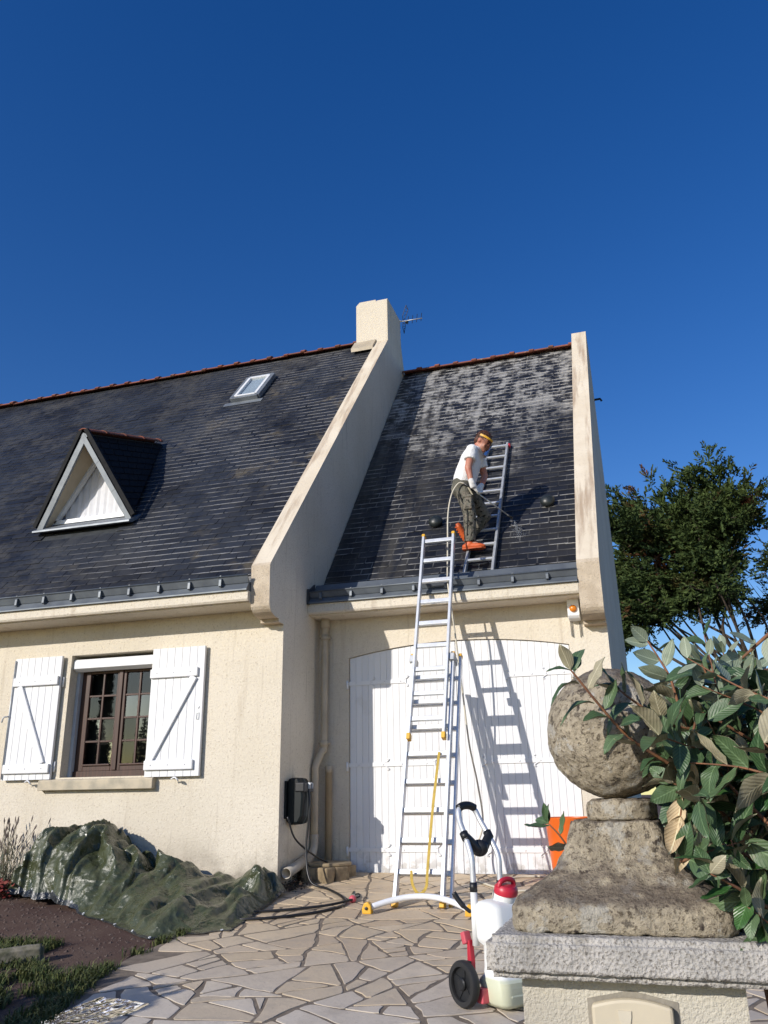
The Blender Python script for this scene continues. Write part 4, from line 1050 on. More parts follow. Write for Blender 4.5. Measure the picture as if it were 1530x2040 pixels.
for f in (.1, .3, .5, .7, .9): c = hl.lerp(te, f) + so; mb.bar(c - sx_ * .036, c + sx_ * .036, .014, .014, so)
mb.build('tread', plain('orange_tread', (.60, .09, .015), .6, .3), b2_, bevel=.003)
# gloves with curled fingers round the lance
LA, LB = V3((-1.655, 8.335, 3.20)), V3((-1.165, 8.66, 2.815)); ld = (LB - LA).normalized()
def glove(wr, palm, along, across, nm):
    b = MB(); b.cap(wr, wr.lerp(palm, .5), .033, .035); b.loft([(wr.lerp(palm, .3), .036, .026), (palm, .042, .026), (palm + (palm - wr).normalized() * .025, .040, .022)], along, 12)
    dn = (palm - wr).normalized()
    for i, (o, l) in enumerate(((-.030, .028), (-.010, .032), (.010, .031), (.030, .025))):
        k0 = palm + along * o + dn * .022; k1 = k0 + dn * l * .9 + across * .012; k2 = k1 + across * .030 - dn * .004; k3 = k2 - dn * .024
        b.cap(k0, k1, .0105, .010, 8); b.cap(k1, k2, .010, .0095, 8); b.cap(k2, k3, .0095, .0085, 8)
    t0 = palm - along * .034 - dn * .004; t1 = t0 + across * .026 - along * .012 + dn * .012; b.cap(t0, t1, .012, .011, 8); b.cap(t1, t1 + dn * .028 + along * .016, .011, .009, 8)
    return baked(b, nm, GLOVE, man, .0055, 2)
glove(wrR + V3((.002, 0, .0)), wrR + V3((.020, .008, -.058)), -ld, V3((.25, .75, -.2)).normalized(), 'glove')
glove(wrL + V3((0, -.01, 0)), V3((-1.515, 8.452, 3.155)), -ld, V3((.2, -.8, -.3)).normalized(), 'glove')
# face shield: yellow brow band and clear visor
vb = MB(); vs = []
for i in range(19):
    a = math.radians(-105 + 210 * i / 18); ra = .104
    for (rr_, hgt) in ((ra, .014), (ra, .036), (ra - .006, .036), (ra - .006, .014)): vs.append(H(math.cos(a) * rr_ * 1.02 - .008, math.sin(a) * rr_ * .83, hgt + .022))
fs = []
for i in range(18):
    for k in range(4): fs.append((i * 4 + k, i * 4 + (k + 1) % 4, (i + 1) * 4 + (k + 1) % 4, (i + 1) * 4 + k))
vb.add(vs, fs); fsb = vb.build('face_shield_band', YEL, man)
vb = MB(); vs = []
for j in range(7):
    for i in range(15):
        a = math.radians(-68 + 136 * i / 14); ra = .112 + .010 * j / 6; vs.append(H(math.cos(a) * ra * 1.05 - .004, math.sin(a) * ra * .82, .034 - .175 * j / 6))
vb.add(vs, [(j * 15 + i, j * 15 + i + 1, (j + 1) * 15 + i + 1, (j + 1) * 15 + i) for j in range(6) for i in range(14)]); vb.build('visor', VISORC, fsb, True)

# ================================================================== spray lance and hoses
ln = thing('spray_lance', 'long thin black and steel spray lance held by the man, pointing down right', 'lance', LA)
mb = MB(); mb.tube([LA + ld * .02, LA + ld * .60], .0078, 8); mb.build('tube', ALUD, ln, True)
mb = MB(); mb.tube([LA - ld * .0, LA + ld * .13], .014, 10); mb.tube([LA + ld * .11, LA + ld * .16], .011, 10); mb.build('grip', BLK, ln, True)
mb = MB(); mb.bar(LA + ld * .05 + V3((0, 0, -.01)), LA + ld * .11 + V3((0, 0, -.065)), .012, .014); mb.build('trigger', plain('cream_trigger', (.6, .55, .42), .5), ln, bevel=.003)
mb = MB(); mb.tube([LA + ld * .58, LA + ld * .645], [.011, .012], 10); mb.tube([LA + ld * .645, LA + ld * .66], [.012, .005], 10); mb.build('nozzle', BLK, ln, True)

wh = [LA + V3((.0, 0, 0)), LA + V3((-.06, -.01, .005)), V3((-1.79, 8.31, 3.09)), V3((-1.83, 8.26, 2.85)), V3((-1.83, 8.18, 2.5)), V3((-1.80, 7.98, 2.13)), V3((-1.785, 7.90, 2.04)), V3((-1.77, 7.88, 1.9)), V3((-1.73, 7.89, 1.5)), V3((-1.69, 7.95, .9)), V3((-1.665, 8.02, .45)), V3((-1.62, 8.1, .1)), V3((-1.60, 8.16, -.25)), V3((-1.68, 8.12, -.5)), V3((-1.66, 8.0, gz(8.0) + .04)), V3((-1.52, 7.75, gz(7.75) + .034)), V3((-1.25, 7.5, gz(7.5) + .034)), V3((-.98, 7.62, gz(7.62) + .034)), V3((-.85, 7.9, gz(7.9) + .034)), V3((-.95, 8.08, gz(8.08) + .034)), V3((-1.25, 8.1, gz(8.1) + .034)), V3((-1.42, 7.8, gz(7.8) + .036)), V3((-1.35, 7.1, gz(7.1) + .034)), V3((-1.22, 6.3, gz(6.3) + .034)), V3((-1.0, 5.5, gz(5.5) + .034)), V3((-.80, 5.08, gz(5.08) + .06)), V3((-.77, 5.0, gz(5.0) + .14))]
mb = MB(); mb.tube(curve(wh, 8), .0085, 8); tag(mb.build('spray_hose', HOSEW, None, True), 'thin cream hose hanging from the lance over the gutter to the ground', 'hose')

rc = V3((-3.19, 7.62, .01))
bh = [V3((-3.125, 7.60, .12)), V3((-3.10, 7.58, -.1)), V3((-3.12, 7.56, -.45)), V3((-3.05, 7.5, -.70)), V3((-2.86, 7.42, gz(7.42) + .042)), V3((-2.62, 7.14, gz(7.14) + .036)), V3((-2.50, 6.86, gz(6.86) + .036)), V3((-2.62, 6.60, gz(6.6) + .036)), V3((-2.85, 6.42, gz(6.42) + .036)), V3((-3.1, 6.32, gz(6.32) + .036)), V3((-3.28, 6.36, gz(6.36) + .036)), V3((-3.18, 6.52, gz(6.52) + .038)), V3((-2.9, 6.64, gz(6.64) + .038)), V3((-2.62, 6.78, gz(6.78) + .045)), V3((-2.47, 6.98, gz(6.98) + .05))]
mb = MB(); mb.tube(curve(bh, 8), .0105, 8); tag(mb.build('garden_hose', HOSEB, None, True), 'black garden hose looping across the paving from the reel to a red coupling', 'hose')
b2h = [V3((-3.24, 7.40, -.16)), V3((-3.19, 7.47, -.35)), V3((-3.1, 7.7, -.50)), V3((-3.04, 8.0, -.60)), V3((-3.02, 8.19, -.66))]
mb = MB(); mb.tube(curve(b2h, 8), .009, 8); tag(mb.build('supply_hose', HOSEB, None, True), 'short black supply hose drooping from the reel behind the stone drain cover', 'hose')

cp = thing('hose_coupling', 'small red, white and green hose coupling lying on the paving', 'coupling', (-2.46, 7.0, gz(7.0) + .024))
a0 = V3((-2.47, 6.98, gz(6.98) + .05)); a1 = V3((-2.60, 7.42, gz(7.42) + .05)); dc = (a1 - a0).normalized()
mb = MB(); mb.ell(a0 + dc * .02, (.030, .030, .030), 14, 10); mb.build('knob', PINK, cp, True)
mb = MB(); mb.tube([a0 + dc * .045, a0 + dc * .13], [.016, .020], 10); mb.build('valve', PVCP, cp, True)
mb = MB(); mb.tube([a0 + dc * .13, a0 + dc * .16, a0 + dc * .28], [.016, .020, .012], 10); mb.build('tail', plain('green_plastic', (.012, .035, .02), .4), cp, True)
mb = MB(); mb.tube(curve([a0 + dc * .04 + V3((.02, 0, 0)), a0 + dc * .09 + V3((.06, 0, .01)), a0 + dc * .15 + V3((.045, 0, .015)), a0 + dc * .18], 6), .006, 6); mb.build('lever', BLK, cp, True)

# hose reel on the gable wall
hr = thing('hose_reel', 'dark boxy wall hose reel fixed beside the downpipe', 'hose reel', (X0, 7.60, -.2))
mb = MB()
pl = [(-.20, -.12), (-.13, -.21), (.0, -.235), (.16, -.235), (.21, -.20), (.21, .0), (.195, .15), (.13, .205), (-.06, .215), (-.16, .16), (-.20, .05)]
pl = [(X0 + .002, -.20), (X0 + .05, -.225), (X0 + .13, -.215), (X0 + .165, -.15), (X0 + .175, .02), (X0 + .16, .13), (X0 + .125, .185), (X0 + .04, .19), (X0 + .002, .16)]
mb.prism([(p[0], p[1] - .01) for p in pl], 'y', 7.50, 7.72); hb_ = mb.build('case', TEAL, hr, bevel=.022)
mb = MB(); mb.prism([(p[0] + .003 if p[0] > X0 + .01 else p[0], p[1] * 1.01 - .01) for p in pl], 'y', 7.585, 7.625); mb.build('band', plain('dark_green_plastic', (.02, .035, .035), .35), hr, bevel=.004)
mb = MB(); mb.box(X0 + .09, X0 + .188, 7.49, 7.73, .05, .135); mb.build('mouth_frame', BLK, hr, bevel=.012)
mb = MB(); mb.bar((X0 + .194, 7.585, .08), (X0 + .194, 7.585, .13), .008, .03, (1, 0, 0)); mb.bar((X0 + .194, 7.65, .08), (X0 + .194, 7.65, .13), .008, .03, (1, 0, 0)); mb.bar((X0 + .194, 7.58, .13), (X0 + .194, 7.655, .13), .008, .012, (0, 0, 1)); mb.build('hose_guide', ALU, hr)
mb = MB(); mb.box(X0 + .001, X0 + .02, 7.46, 7.76, -.18, .15); mb.build('wall_bracket', TEAL, hr, bevel=.006)

# siren box
sr = thing('alarm_siren', 'small white alarm box with an orange lamp under the garage eave', 'alarm box', (-.61, 8.3, 1.70))
mb = MB(); mb.prism([(8.298, 1.60), (8.20, 1.615), (8.175, 1.64), (8.175, 1.80), (8.19, 1.818), (8.298, 1.818)], 'x', -.665, -.552); mb.build('case', WHITEM, sr, bevel=.006)
mb = MB(); mb.lathe([(.034, 0), (.034, .018), (.026, .030), (.002, .033)], (-.609, 8.176, 1.705), 18, (0, -1, 0)); mb.build('lamp', plain('amber_lens', (.75, .24, .02), .25), sr, True)
for x in (-.655, -.64, -.57, -.555):
    mb = MB(); mb.tube([(x, 8.285, 1.605), (x + .004, 8.29, 1.46 - .02 * random.random())], .003, 5); mb.build('stain_streak', LEAD, sr)  # thin dark rods standing in for streak stains below the box

# tv antenna behind the chimney
an = thing('tv_antenna', 'television antenna with bow reflector behind the chimney', 'antenna', (-3.40, 11.95, 6.6))
m0 = V3((-3.27, 11.9, 7.62))
mb = MB(); mb.tube([(-3.40, 11.86, 6.5), (-3.40, 11.86, 7.75)], .016, 8); mb.tube([(-3.40, 11.86, 7.66), m0], .010, 6); mb.build('mast', ALUD, an, True)
mb = MB(); mb.tube([m0 + V3((-.08, 0, .01)), m0 + V3((.34, -.05, -.03))], .009, 6); mb.build('boom', ALUD, an, True)
for i, f in enumerate((.08, .16, .24, .32)):
    c = m0 + V3((f, -.05 * f / .34, -.01)); mb = MB(); mb.tube([c + V3((.012, .0, .085)), c + V3((-.004, 0, -.065))], .0055, 6); mb.build('director', BLK, an)
mb = MB(); mb.ell(m0 + V3((.055, 0, -.02)), (.035, .03, .03), 10, 6); mb.build('dipole_box', BLK, an, True)
for s in (1, -1):
    mb = MB(); a = m0 + V3((-.01, 0, .02 * s)); e1 = a + V3((.075, -.05, .26 * s)) if s > 0 else a + V3((.03, -.05, -.24)); w_ = V3((.035, 0, -.06 * s)) if s > 0 else V3((.02, 0, .07))
    loop = [a, a + V3((-.005, 0, .10 * s)), e1, e1 + w_ + V3((0, 0, -.04 * s)), a + V3((.04, 0, .04 * s)), a]
    for p, q in zip(loop, loop[1:]): mb.tube([p, q], .0055, 6)
    for f in (.35, .6, .85): mb.tube([a.lerp(e1, f), (a + V3((.04, 0, .04 * s))).lerp(e1 + w_, f)], .004, 5)
    mb.build('reflector', BLK, an)
mb = MB(); mb.tube([(-.33, 12.65, 6.02), (-.22, 12.6, 6.0), (-.20, 12.6, 5.96)], .018, 6); mb.build('gable_spout', BLK, house)

# stone drain cover
dr = thing('drain_cover', 'round sandstone slab on rough blocks beside the garage door', 'drain cover', (-3.07, 7.95, gz(7.95)))
zz = gz(7.95)
pl = [(math.cos(a) * (.20 + .015 * math.sin(3 * a + 1)), math.sin(a) * (.22 + .02 * math.cos(2 * a))) for a in [2 * math.pi * i / 20 for i in range(20)]]
mb = MB(); mb.prism([(-3.06 + p[0], 7.98 + p[1]) for p in pl], 'z', zz + .135, zz + .165); mb.build('lid', plain('sandstone_slab', (.40, .31, .19), .9, .3, 6, None, .4, 40), dr, bevel=.008)
rq = random.Random(5)
for x, y, a in ((-3.17, 7.80, .2), (-3.02, 7.78, -.3), (-2.92, 7.90, .9), (-2.9, 8.06, 1.3), (-3.2, 8.05, 1.4)):
    mb = MB(); q = Matrix.Rotation(a, 3, 'Z'); vs = []
    for i in (-1, 1):
        for j in (-1, 1):
            for k in (0, 1): vs.append(V3((x, y, zz)) + q @ V3((i * .075 * rq.uniform(.85, 1.15), j * .055 * rq.uniform(.85, 1.15), -.02 + k * .153)))
    mb.add(vs, [(0, 1, 3, 2), (4, 6, 7, 5), (0, 4, 5, 1), (2, 3, 7, 6), (0, 2, 6, 4), (1, 5, 7, 3)]); mb.build('block', plain('rough_block', (.33, .25, .15), .95, .5, 12, None, .8, 40), dr, bevel=.014)

# orange planter
po = thing('planter', 'tall round orange planter standing against the garage door', 'planter', (-.80, 8.02, gz(8.02)))
zb = gz(8.02) + .02; mb = MB(); mb.lathe([(.165, 0), (.175, .01), (.215, .49), (.222, .505), (.222, .52), (.208, .52), (.203, .49), (.19, .30), (.001, .30)], (-.79, 8.02, zb), 40); mb.build('pot', ORANGE, po, True, auto=40)
mb = MB(); mb.lathe([(.198, .42), (.19, .45), (.001, .455)], (-.79, 8.02, zb), 24); mb.build('soil', PLANTER_SOIL, po, True)

# ================================================================== trolley sprayer
W0 = V3((-1.045, 4.74, gz(4.74) + .024)); sa = V3((math.cos(math.radians(50)), math.sin(math.radians(50)), 0)); sb = V3((sa.y, -sa.x, 0))
spr = thing('trolley_sprayer', 'white plastic tank sprayer on black wheels with red cap and aluminium handle', 'sprayer', W0)
def Q(a, b_, z): return W0 + sa * a + sb * b_ + V3((0, 0, z * .935))
def rr_loft(mb, secs, n=6):
    """secs: (z, a0, a1, b0, b1, r) rounded rectangles"""
    m = 0; vs = []
    for z, a0, a1, b0, b1, r in secs:
        ring = []
        for (ca, cb, st_) in ((a1 - r, b1 - r, 0), (a0 + r, b1 - r, 90), (a0 + r, b0 + r, 180), (a1 - r, b0 + r, 270)):
            for k in range(n + 1):
                t = math.radians(st_ + 90 * k / n); ring.append(Q(ca + r * math.cos(t), cb + r * math.sin(t), z))
        m = len(ring); vs += ring
    fs = []
    for i in range(len(secs) - 1):
        for k in range(m): fs.append((i * m + k, i * m + (k + 1) % m, (i + 1) * m + (k + 1) % m, (i + 1) * m + k))
    fs += [tuple(range(m))[::-1], tuple(range((len(secs) - 1) * m, len(secs) * m))]
    mb.add(vs, fs)
mb = MB()
rr_loft(mb, [(.015, .07, .24, .03, .20, .04), (.04, .05, .27, .015, .225, .05), (.14, .04, .28, .01, .23, .05), (.165, .055, .27, .03, .20, .045), (.20, .06, .265, .035, .18, .04), (.305, .06, .265, .035, .18, .04), (.325, .045, .275, .01, .20, .045), (.35, .04, .28, .005, .205, .045), (.50, .04, .28, .005, .195, .045), (.525, .05, .27, .015, .17, .045), (.535, .08, .25, .04, .14, .04)])
tank = mb.build('tank', TANK, spr, True, bevel=0, auto=50)
for z in (.075, .115, .225, .265):       # moulded ribs
    m2 = MB(); m2.bar(Q(.09, .215 if z < .15 else .172, z), Q(.23, .215 if z < .15 else .172, z), .028, .016, (0, 0, 1)); m2.build('rib', TANK, tank, bevel=.006)
for a in (.05, .235):
    mb = MB(); mb.tube([Q(a, .012, .30), Q(a, .012, .585)], .0185, 12); mb.build('handle_socket', TANK, tank, True)
mb = MB(); mb.lathe([(.062, 0), (.057, .05), (.05, .06)], Q(.17, .115, .515), 20, V3((0, 0, 1)) + sb * .25); mb.build('neck', TANK, tank, True)
cc = Q(.17, .13, .565); ca_ = (V3((0, 0, 1)) + sb * .25).normalized()
mb = MB(); mb.lathe([(.060, 0), (.064, .010), (.062, .034), (.050, .047), (.004, .053)], cc, 24, ca_); cap_ = mb.build('cap', RED, spr, True, auto=40)
mb = MB(); h0 = cc + ca_ * .036; mb.tube(curve([h0 - sa * .052, h0 - sa * .04 + ca_ * .03, h0 + ca_ * .04, h0 + sa * .04 + ca_ * .03, h0 + sa * .052], 6), .013, 10); mb.build('cap_handle', RED, cap_, True)
for a, s in ((.05, 1), (.235, -1)):
    p = [Q(a, .012, .50), Q(a, .012, .66), Q(a, .005, .76), Q(a + .01 * s, -.05, .86), Q(a + .02 * s, -.11, .95), Q(a + .035 * s, -.135, 1.01), Q(a + .07 * s, -.14, 1.035)]
    mb = MB(); mb.tube(curve(p, 7), .0155, 12); mb.build('handle_tube', ALU, spr, True)
    mb = MB(); mb.tube([Q(a, .012, .575), Q(a, .012, .625)], .021, 12); mb.build('collar', BLK, spr, True)
mb = MB(); mb.tube(curve([Q(.085, -.137, 1.022), Q(.12, -.14, 1.036), Q(.165, -.14, 1.036), Q(.20, -.137, 1.022)], 6), .022, 12); mb.build('grip', BLK, spr, True)
mb = MB(); bz = .86
for i, (a, dz) in enumerate(((.055, .02), (.10, -.045), (.145, -.058), (.19, -.045), (.235, .02))): pass
pth = [Q(.058, -.052, .865), Q(.09, -.045, .835), Q(.12, -.035, .80), Q(.145, -.035, .79), Q(.17, -.035, .80), Q(.20, -.045, .835), Q(.228, -.052, .865)]
mb.tube(curve(pth, 5), [.026] * 31, 10); mb.ell(Q(.145, -.04, .80), (.05, .03, .045), 12, 8); mb.build('lance_holder', BLK, spr, True)
for a in (.06, .226):
    mb = MB(); d_ = (Q(a, -.08, .905) - Q(a, -.04, .845)).normalized(); mb.tube([Q(a, -.045, .852), Q(a, -.045, .852) + d_ * .04], .024, 12); mb.build('holder_clamp', BLK, spr, True)
for a in (-.03, .335):
    wc = Q(a, -.0, .118); wh_ = thing('_t', None, None, (0, 0, 0)); wh_.name = 'wheel'; wh_.parent = spr; wh_.location = wc - spr.location
    mb = MB(); mb.lathe([(.078, -.012), (.080, -.022), (.102, -.022), (.109, -.012), (.109, .012), (.102, .022), (.080, .022), (.078, .012), (.078, -.012)], wc, 36, sa, caps=False); mb.build('tyre', RUB, wh_, True, auto=35)
    mb = MB(); mb.lathe([(.024, -.024), (.030, -.018), (.030, .018), (.024, .024)], wc, 18, sa)
    mb.lathe([(.001, -.003), (.079, -.003), (.079, .003), (.001, .003)], wc, 30, sa)
    for k in range(5):
        t = 2 * math.pi * k / 5 + .3; rv = sb * math.cos(t) + V3((0, 0, 1)) * math.sin(t); mb.bar(wc + rv * .02, wc + rv * .079, .034, .014, sa)
    mb.build('rim', BLK, wh_)
mb = MB(); mb.tube([Q(-.03, 0, .118), Q(.335, 0, .118)], .010, 8); mb.build('axle', ALUD, spr, True)
# red clip rail down the back edge, small window, pump knob
mb = MB(); mb.prism([(0, 0)] * 0 or [(-.02, .315), (.0, .33), (.012, .22), (.010, .11), (-.012, .10), (-.022, .20)], 'x', 0, .03); 
vs = [Q(.052 - v[0], v[1] - .012, v[2]) for v in mb.v]; mb.v = vs; mb.build('clip_rail', RED, spr, bevel=.005)
mb = MB(); mb.bar(Q(.03, -.035, .305), Q(.03, -.055, .365), .035, .045, sa); mb.build('lance_clip', PINK, spr, bevel=.006)
mb = MB(); mb.lathe([(.022, 0), (.024, .006), (.017, .010), (.002, .006)], Q(.018, -.018, .165), 16, -sa); mb.build('gauge', BLK, spr, True)
mb = MB(); mb.box(0, .001, 0, .001, 0, .001); mb.v = [tuple(Q(.018 + .003 * i, -.032 + .034 * j, .198 + .026 * k)) for (i, j, k) in ((0, 0, 0), (1, 0, 0), (1, 1, 0), (0, 1, 0), (0, 0, 1), (1, 0, 1), (1, 1, 1), (0, 1, 1))]; mb.build('maker_plate', BLK, spr)
mb = MB(); mb.bar(Q(.03, .075, .03), Q(.03, .075, .105), .05, .045, sa); mb.build('foot_latch', PINK, spr, bevel=.006)
mb = MB(); mb.tube(curve([Q(.035, -.005, .47), Q(.01, -.03, .50), Q(-.01, -.05, .535), Q(-.025, -.065, .57)], 5), [.010] * 5 + [.014] * 11, 8); mb.build('pump_lever', BLK, spr, True)

# ================================================================== tarpaulin heap (relaxed as cloth)
def tarp():
    NU, NV = 260, 150
    back = [(-5.80, 7.27), (-5.4, 7.31), (-4.6, 7.325), (-4.0, 7.32), (-3.5, 7.33), (-3.17, 7.27)]
    front = [(-5.92, 6.93), (-5.40, 6.76), (-4.76, 6.50), (-4.18, 6.18), (-3.60, 5.84), (-3.06, 6.02)]
    def samp(P, t):
        t = t * (len(P) - 1); i = min(int(t), len(P) - 2); f = t - i; f = f * f * (3 - 2 * f) * .4 + f * .6; return np.array(P[i]) * (1 - f) + np.array(P[i + 1]) * f
    U = np.linspace(0, 1, NU); Vv = np.linspace(0, 1, NV)
    B = np.array([samp(back, t) for t in U]); F = np.array([samp(front, t) for t in U]); rs = np.random.RandomState(12)
    XY = B[:, None, :] * (1 - Vv[None, :, None]) + F[:, None, :] * Vv[None, :, None]; x, y = XY[..., 0].copy(), XY[..., 1].copy()
    # ragged outline
    for e, ax in ((NV - 1, 1),):
        wob = np.array([.10 * noise.noise((t * 7, 1.3, 0)) + .05 * noise.noise((t * 19, 4.1, 0)) for t in U]); y += wob[:, None] * (Vv[None, :] ** 3)
    def dome(cx, cy, a, rx, ry, th, pw):
        dx, dy = x - cx, y - cy; p = (dx * math.cos(th) + dy * math.sin(th)) / rx; q = (-dx * math.sin(th) + dy * math.cos(th)) / ry
        d = np.sqrt(p * p + q * q); return a * np.clip(1 - d ** pw, 0, None)
    parts = [dome(-5.14, 7.12, .60, .78, .56, -.15, 2.8), dome(-4.82, 7.02, .49, .66, .56, -.2, 2.3), dome(-5.55, 7.05, .32, .40, .34, 0, 2.0), dome(-4.20, 6.95, .33, .66, .58, -.3, 1.9), dome(-3.85, 6.75, .23, .60, .66, -.5, 1.7), dome(-3.38, 7.10, .30, .34, .42, .2, 1.0), dome(-3.55, 6.25, .20, .42, .42, -.4, 1.2), dome(-3.30, 6.60, .19, .26, .40, .1, 1.0), dome(-4.55, 6.62, .16, .55, .22, -.4, 1.3)]
    k = 26.0; H = np.log(sum(np.exp(k * p) for p in parts) - (len(parts) - 1)) / k
    def tri(v): return np.abs((v % 1.0) * 2 - 1)
    nz = lambda s, o: np.array([[noise.noise((float(a) * s + o, float(b) * s - o, o * .7)) for a, b in zip(xr, yr)] for xr, yr in zip(x[::2, ::2], y[::2, ::2])]).repeat(2, 0).repeat(2, 1)[:NU, :NV]
    def sm(a):
        for _ in range(1): a[1:-1, 1:-1] = .2 * (a[1:-1, 1:-1] + a[2:, 1:-1] + a[:-2, 1:-1] + a[1:-1, 2:] + a[1:-1, :-2])
        return a
    n1, n2, n3 = sm(nz(2.3, 3.1)), sm(nz(5.2, 8.4)), sm(nz(3.4, 5.5))
    # hanging folds follow the slope of the heap, crumples cut across them as flat facets with hard creases
    ang = np.arctan2(y - 7.35, x + 4.95) ; fold = (tri(ang * 2.6 + n1 * 1.1) - .5) * .085 * np.clip(H * 3.2, 0, 1) * (1 - .5 * np.clip((H - .4) * 4, 0, 1))
    cr = np.zeros_like(H)
    for f, a, o in ((1.7, .075, 0), (2.3, .070, 1), (3.6, .060, 2), (5.1, .040, 3), (8.0, .020, 4)):
        th = rs.uniform(0, 3.14); ph = rs.rand(); cr += a * (tri(f * (x * math.cos(th) + y * math.sin(th)) + ph + n1 * .75 + n2 * .22) - .5) * (.45 + 1.1 * np.clip(n3 + .35, 0, 1))
    edge = np.minimum(np.minimum(Vv[None, :], 1 - Vv[None, :]) * 12, np.minimum(U[:, None], 1 - U[:, None]) * 20); edge = np.clip(edge, 0, 1)
    amp = np.clip(.50 + H * 1.6, 0, 1.15)
    z = H + (cr + fold) * amp
    y2 = y - (cr + fold) * .9 * np.clip(H * 3, 0, 1); x2 = x + cr * .35 * np.clip(H * 3, 0, 1)
    z = np.maximum(z, .004 + .010 * (tri(x * 9 + n2) + tri(y * 8 + n1))) * (.25 + .75 * edge) + .004
    y2 = np.minimum(y2, 7.335); zz_ = -0.71 - 0.095 * (8.3 - y2) + np.maximum(z, .006) + .02 * (x2 > -3.36)
    mb = MB(); mb.v = [tuple(p) for p in np.stack([x2, y2, zz_], -1).reshape(-1, 3)]; uv = []
    for i in range(NU - 1):
        for j in range(NV - 1):
            a = i * NV + j; q = (a, a + NV, a + NV + 1, a + 1); mb.f.append(q)
            for k_ in q: uv.append(((k_ // NV) / (NU - 1), (k_ % NV) / (NV - 1)))
    mb.mi = [0] * len(mb.f); mb.uv = uv
    o = mb.build('tarpaulin', TARP, None, True, fixn=False)
    P3 = np.stack([x2, y2, zz_], -1)
    for i in range(8, NU - 6, 22):      # brass eyelets along the front hem
        p = Vector(P3[i, NV - 4]); n_ = Vector(P3[i + 1, NV - 4] - P3[i - 1, NV - 4]).cross(Vector(P3[i, NV - 3] - P3[i, NV - 6])).normalized(); n_ = n_ if n_.z > 0 else -n_
        m2 = MB(); m2.lathe([(.006, .001), (.007, .004), (.011, .004), (.012, .0), (.006, .001)], p, 10, n_, caps=False); m2.build('eyelet', ALU, o, True)
    return o
tag(tarp(), 'crumpled olive green tarpaulin heaped on the ground under the window', 'tarpaulin')

# clear plastic film on the paving, lower left
mb = MB(); nu, nv = 46, 34
for i in range(nu):
    for j in range(nv):
        u, v = i / (nu - 1), j / (nv - 1); x = -3.20 + .36 * u + .10 * v; y = 4.05 + .50 * v - .06 * u
        z = gz(y) + .034 + + .006 * noise.noise(V3((x * 6, y * 6, 1))) + .005 * noise.noise(V3((x * 22, y * 22, 5))) + .0015 * abs(noise.noise(V3((x * 60, y * 60, 3)))) ; mb.v.append((x, y, z))
for i in range(nu - 1):
    for j in range(nv - 1):
        a = i * nv + j; mb.f.append((a, a + nv, a + nv + 1, a + 1)); mb.mi.append(0)
tag(mb.build('plastic_film', m_clear('clear_film', (.90, .91, .92), .07, 1.07), None, True), 'glinting sheet of clear plastic film on the paving beside the weeds', 'plastic sheet')

# ================================================================== gate pillar
pil = thing('gate_pillar', 'roughcast gate pillar with moulded cap and lichened stone ball on top', 'pillar', (-.09, 2.0, gz(1.8)))
PX0, PX1, PY0, PY1 = -.292, .108, 1.80, 2.20
mb = MB(); mb.box(PX0, PX1, PY0, PY1, gz(1.8) - .1, -.327); mb.build('shaft', CAPM if False else plain('cream_roughcast', (.62, .58, .49), .95, .3, 7, (.52, .48, .40), 1.0, 150, 0, .2, .007), pil)
def rough_grid(faces, fn, name, mat, parent, amp, sc):
    pass
def displaced(mb, name, mat, parent, cuts, amp, sc, bev=.012):
    """dense copy of a closed shape pushed in and out by fractal noise, so that the stone has real relief"""
    me = mb.mesh(name, [mat], wloc(parent)); bm = bmesh.new(); bm.from_mesh(me)
    bmesh.ops.recalc_face_normals(bm, faces=bm.faces)
    if bev: bmesh.ops.bevel(bm, geom=[e for e in bm.edges if e.calc_face_angle(0) > .6], offset=bev, segments=2, affect='EDGES')
    bmesh.ops.triangulate(bm, faces=[f for f in bm.faces if len(f.verts) > 4])
    for _ in range(9):
        long = [e for e in bm.edges if e.calc_length() > cuts]
        if not long: break
        bmesh.ops.subdivide_edges(bm, edges=long, cuts=1, use_grid_fill=True)
        bmesh.ops.triangulate(bm, faces=[f for f in bm.faces if len(f.verts) > 4])
    bm.normal_update(); off = wloc(parent)
    for v in bm.verts:
        p = (v.co + off); n_ = noise.fractal(p * sc, 1.0, 2.0, 4); v.co += v.normal * (amp * n_ + amp * .6 * min(0, noise.noise(p * sc * 2.6)))
    for f in bm.faces: f.smooth = True
    bm.to_mesh(me); bm.free(); o = bpy.data.objects.new(name, me); COL.objects.link(o); o.parent = parent; return o
mb = MB(); mb.box(-.350, .168, 1.742, 2.258, -.326, -.254); displaced(mb, 'cap', CAPM, pil, .010, .0018, 60)
# pedestal: square plan, concave flare
cx, cy = -.098, 2.0; prof_ = [(.210, -.2535), (.214, -.242), (.213, -.212), (.204, -.200), (.182, -.188), (.155, -.172), (.132, -.150), (.114, -.125), (.102, -.100), (.097, -.075), (.090, -.056)]
mb = MB(); vs = []; m = 40
for r_, z in prof_:
    for k in range(m):
        t = k / m * 4; s_ = int(t); f = (t - s_) * 2 - 1; c_ = [(f, -1), (1, f), (-f, 1), (-1, -f)][s_]; l_ = 1 / (max(1, (abs(c_[0]) ** 9 + abs(c_[1]) ** 9) ** (1 / 9))); vs.append((cx + c_[0] * r_ * l_, cy + c_[1] * r_ * l_, z))
fs = [(i * m + k, i * m + (k + 1) % m, (i + 1) * m + (k + 1) % m, (i + 1) * m + k) for i in range(len(prof_) - 1) for k in range(m)] + [tuple(range(m))[::-1], tuple(range((len(prof_) - 1) * m, len(prof_) * m))]
mb.add(vs, fs); displaced(mb, 'pedestal', BALLST, pil, .009, .0045, 34, 0)
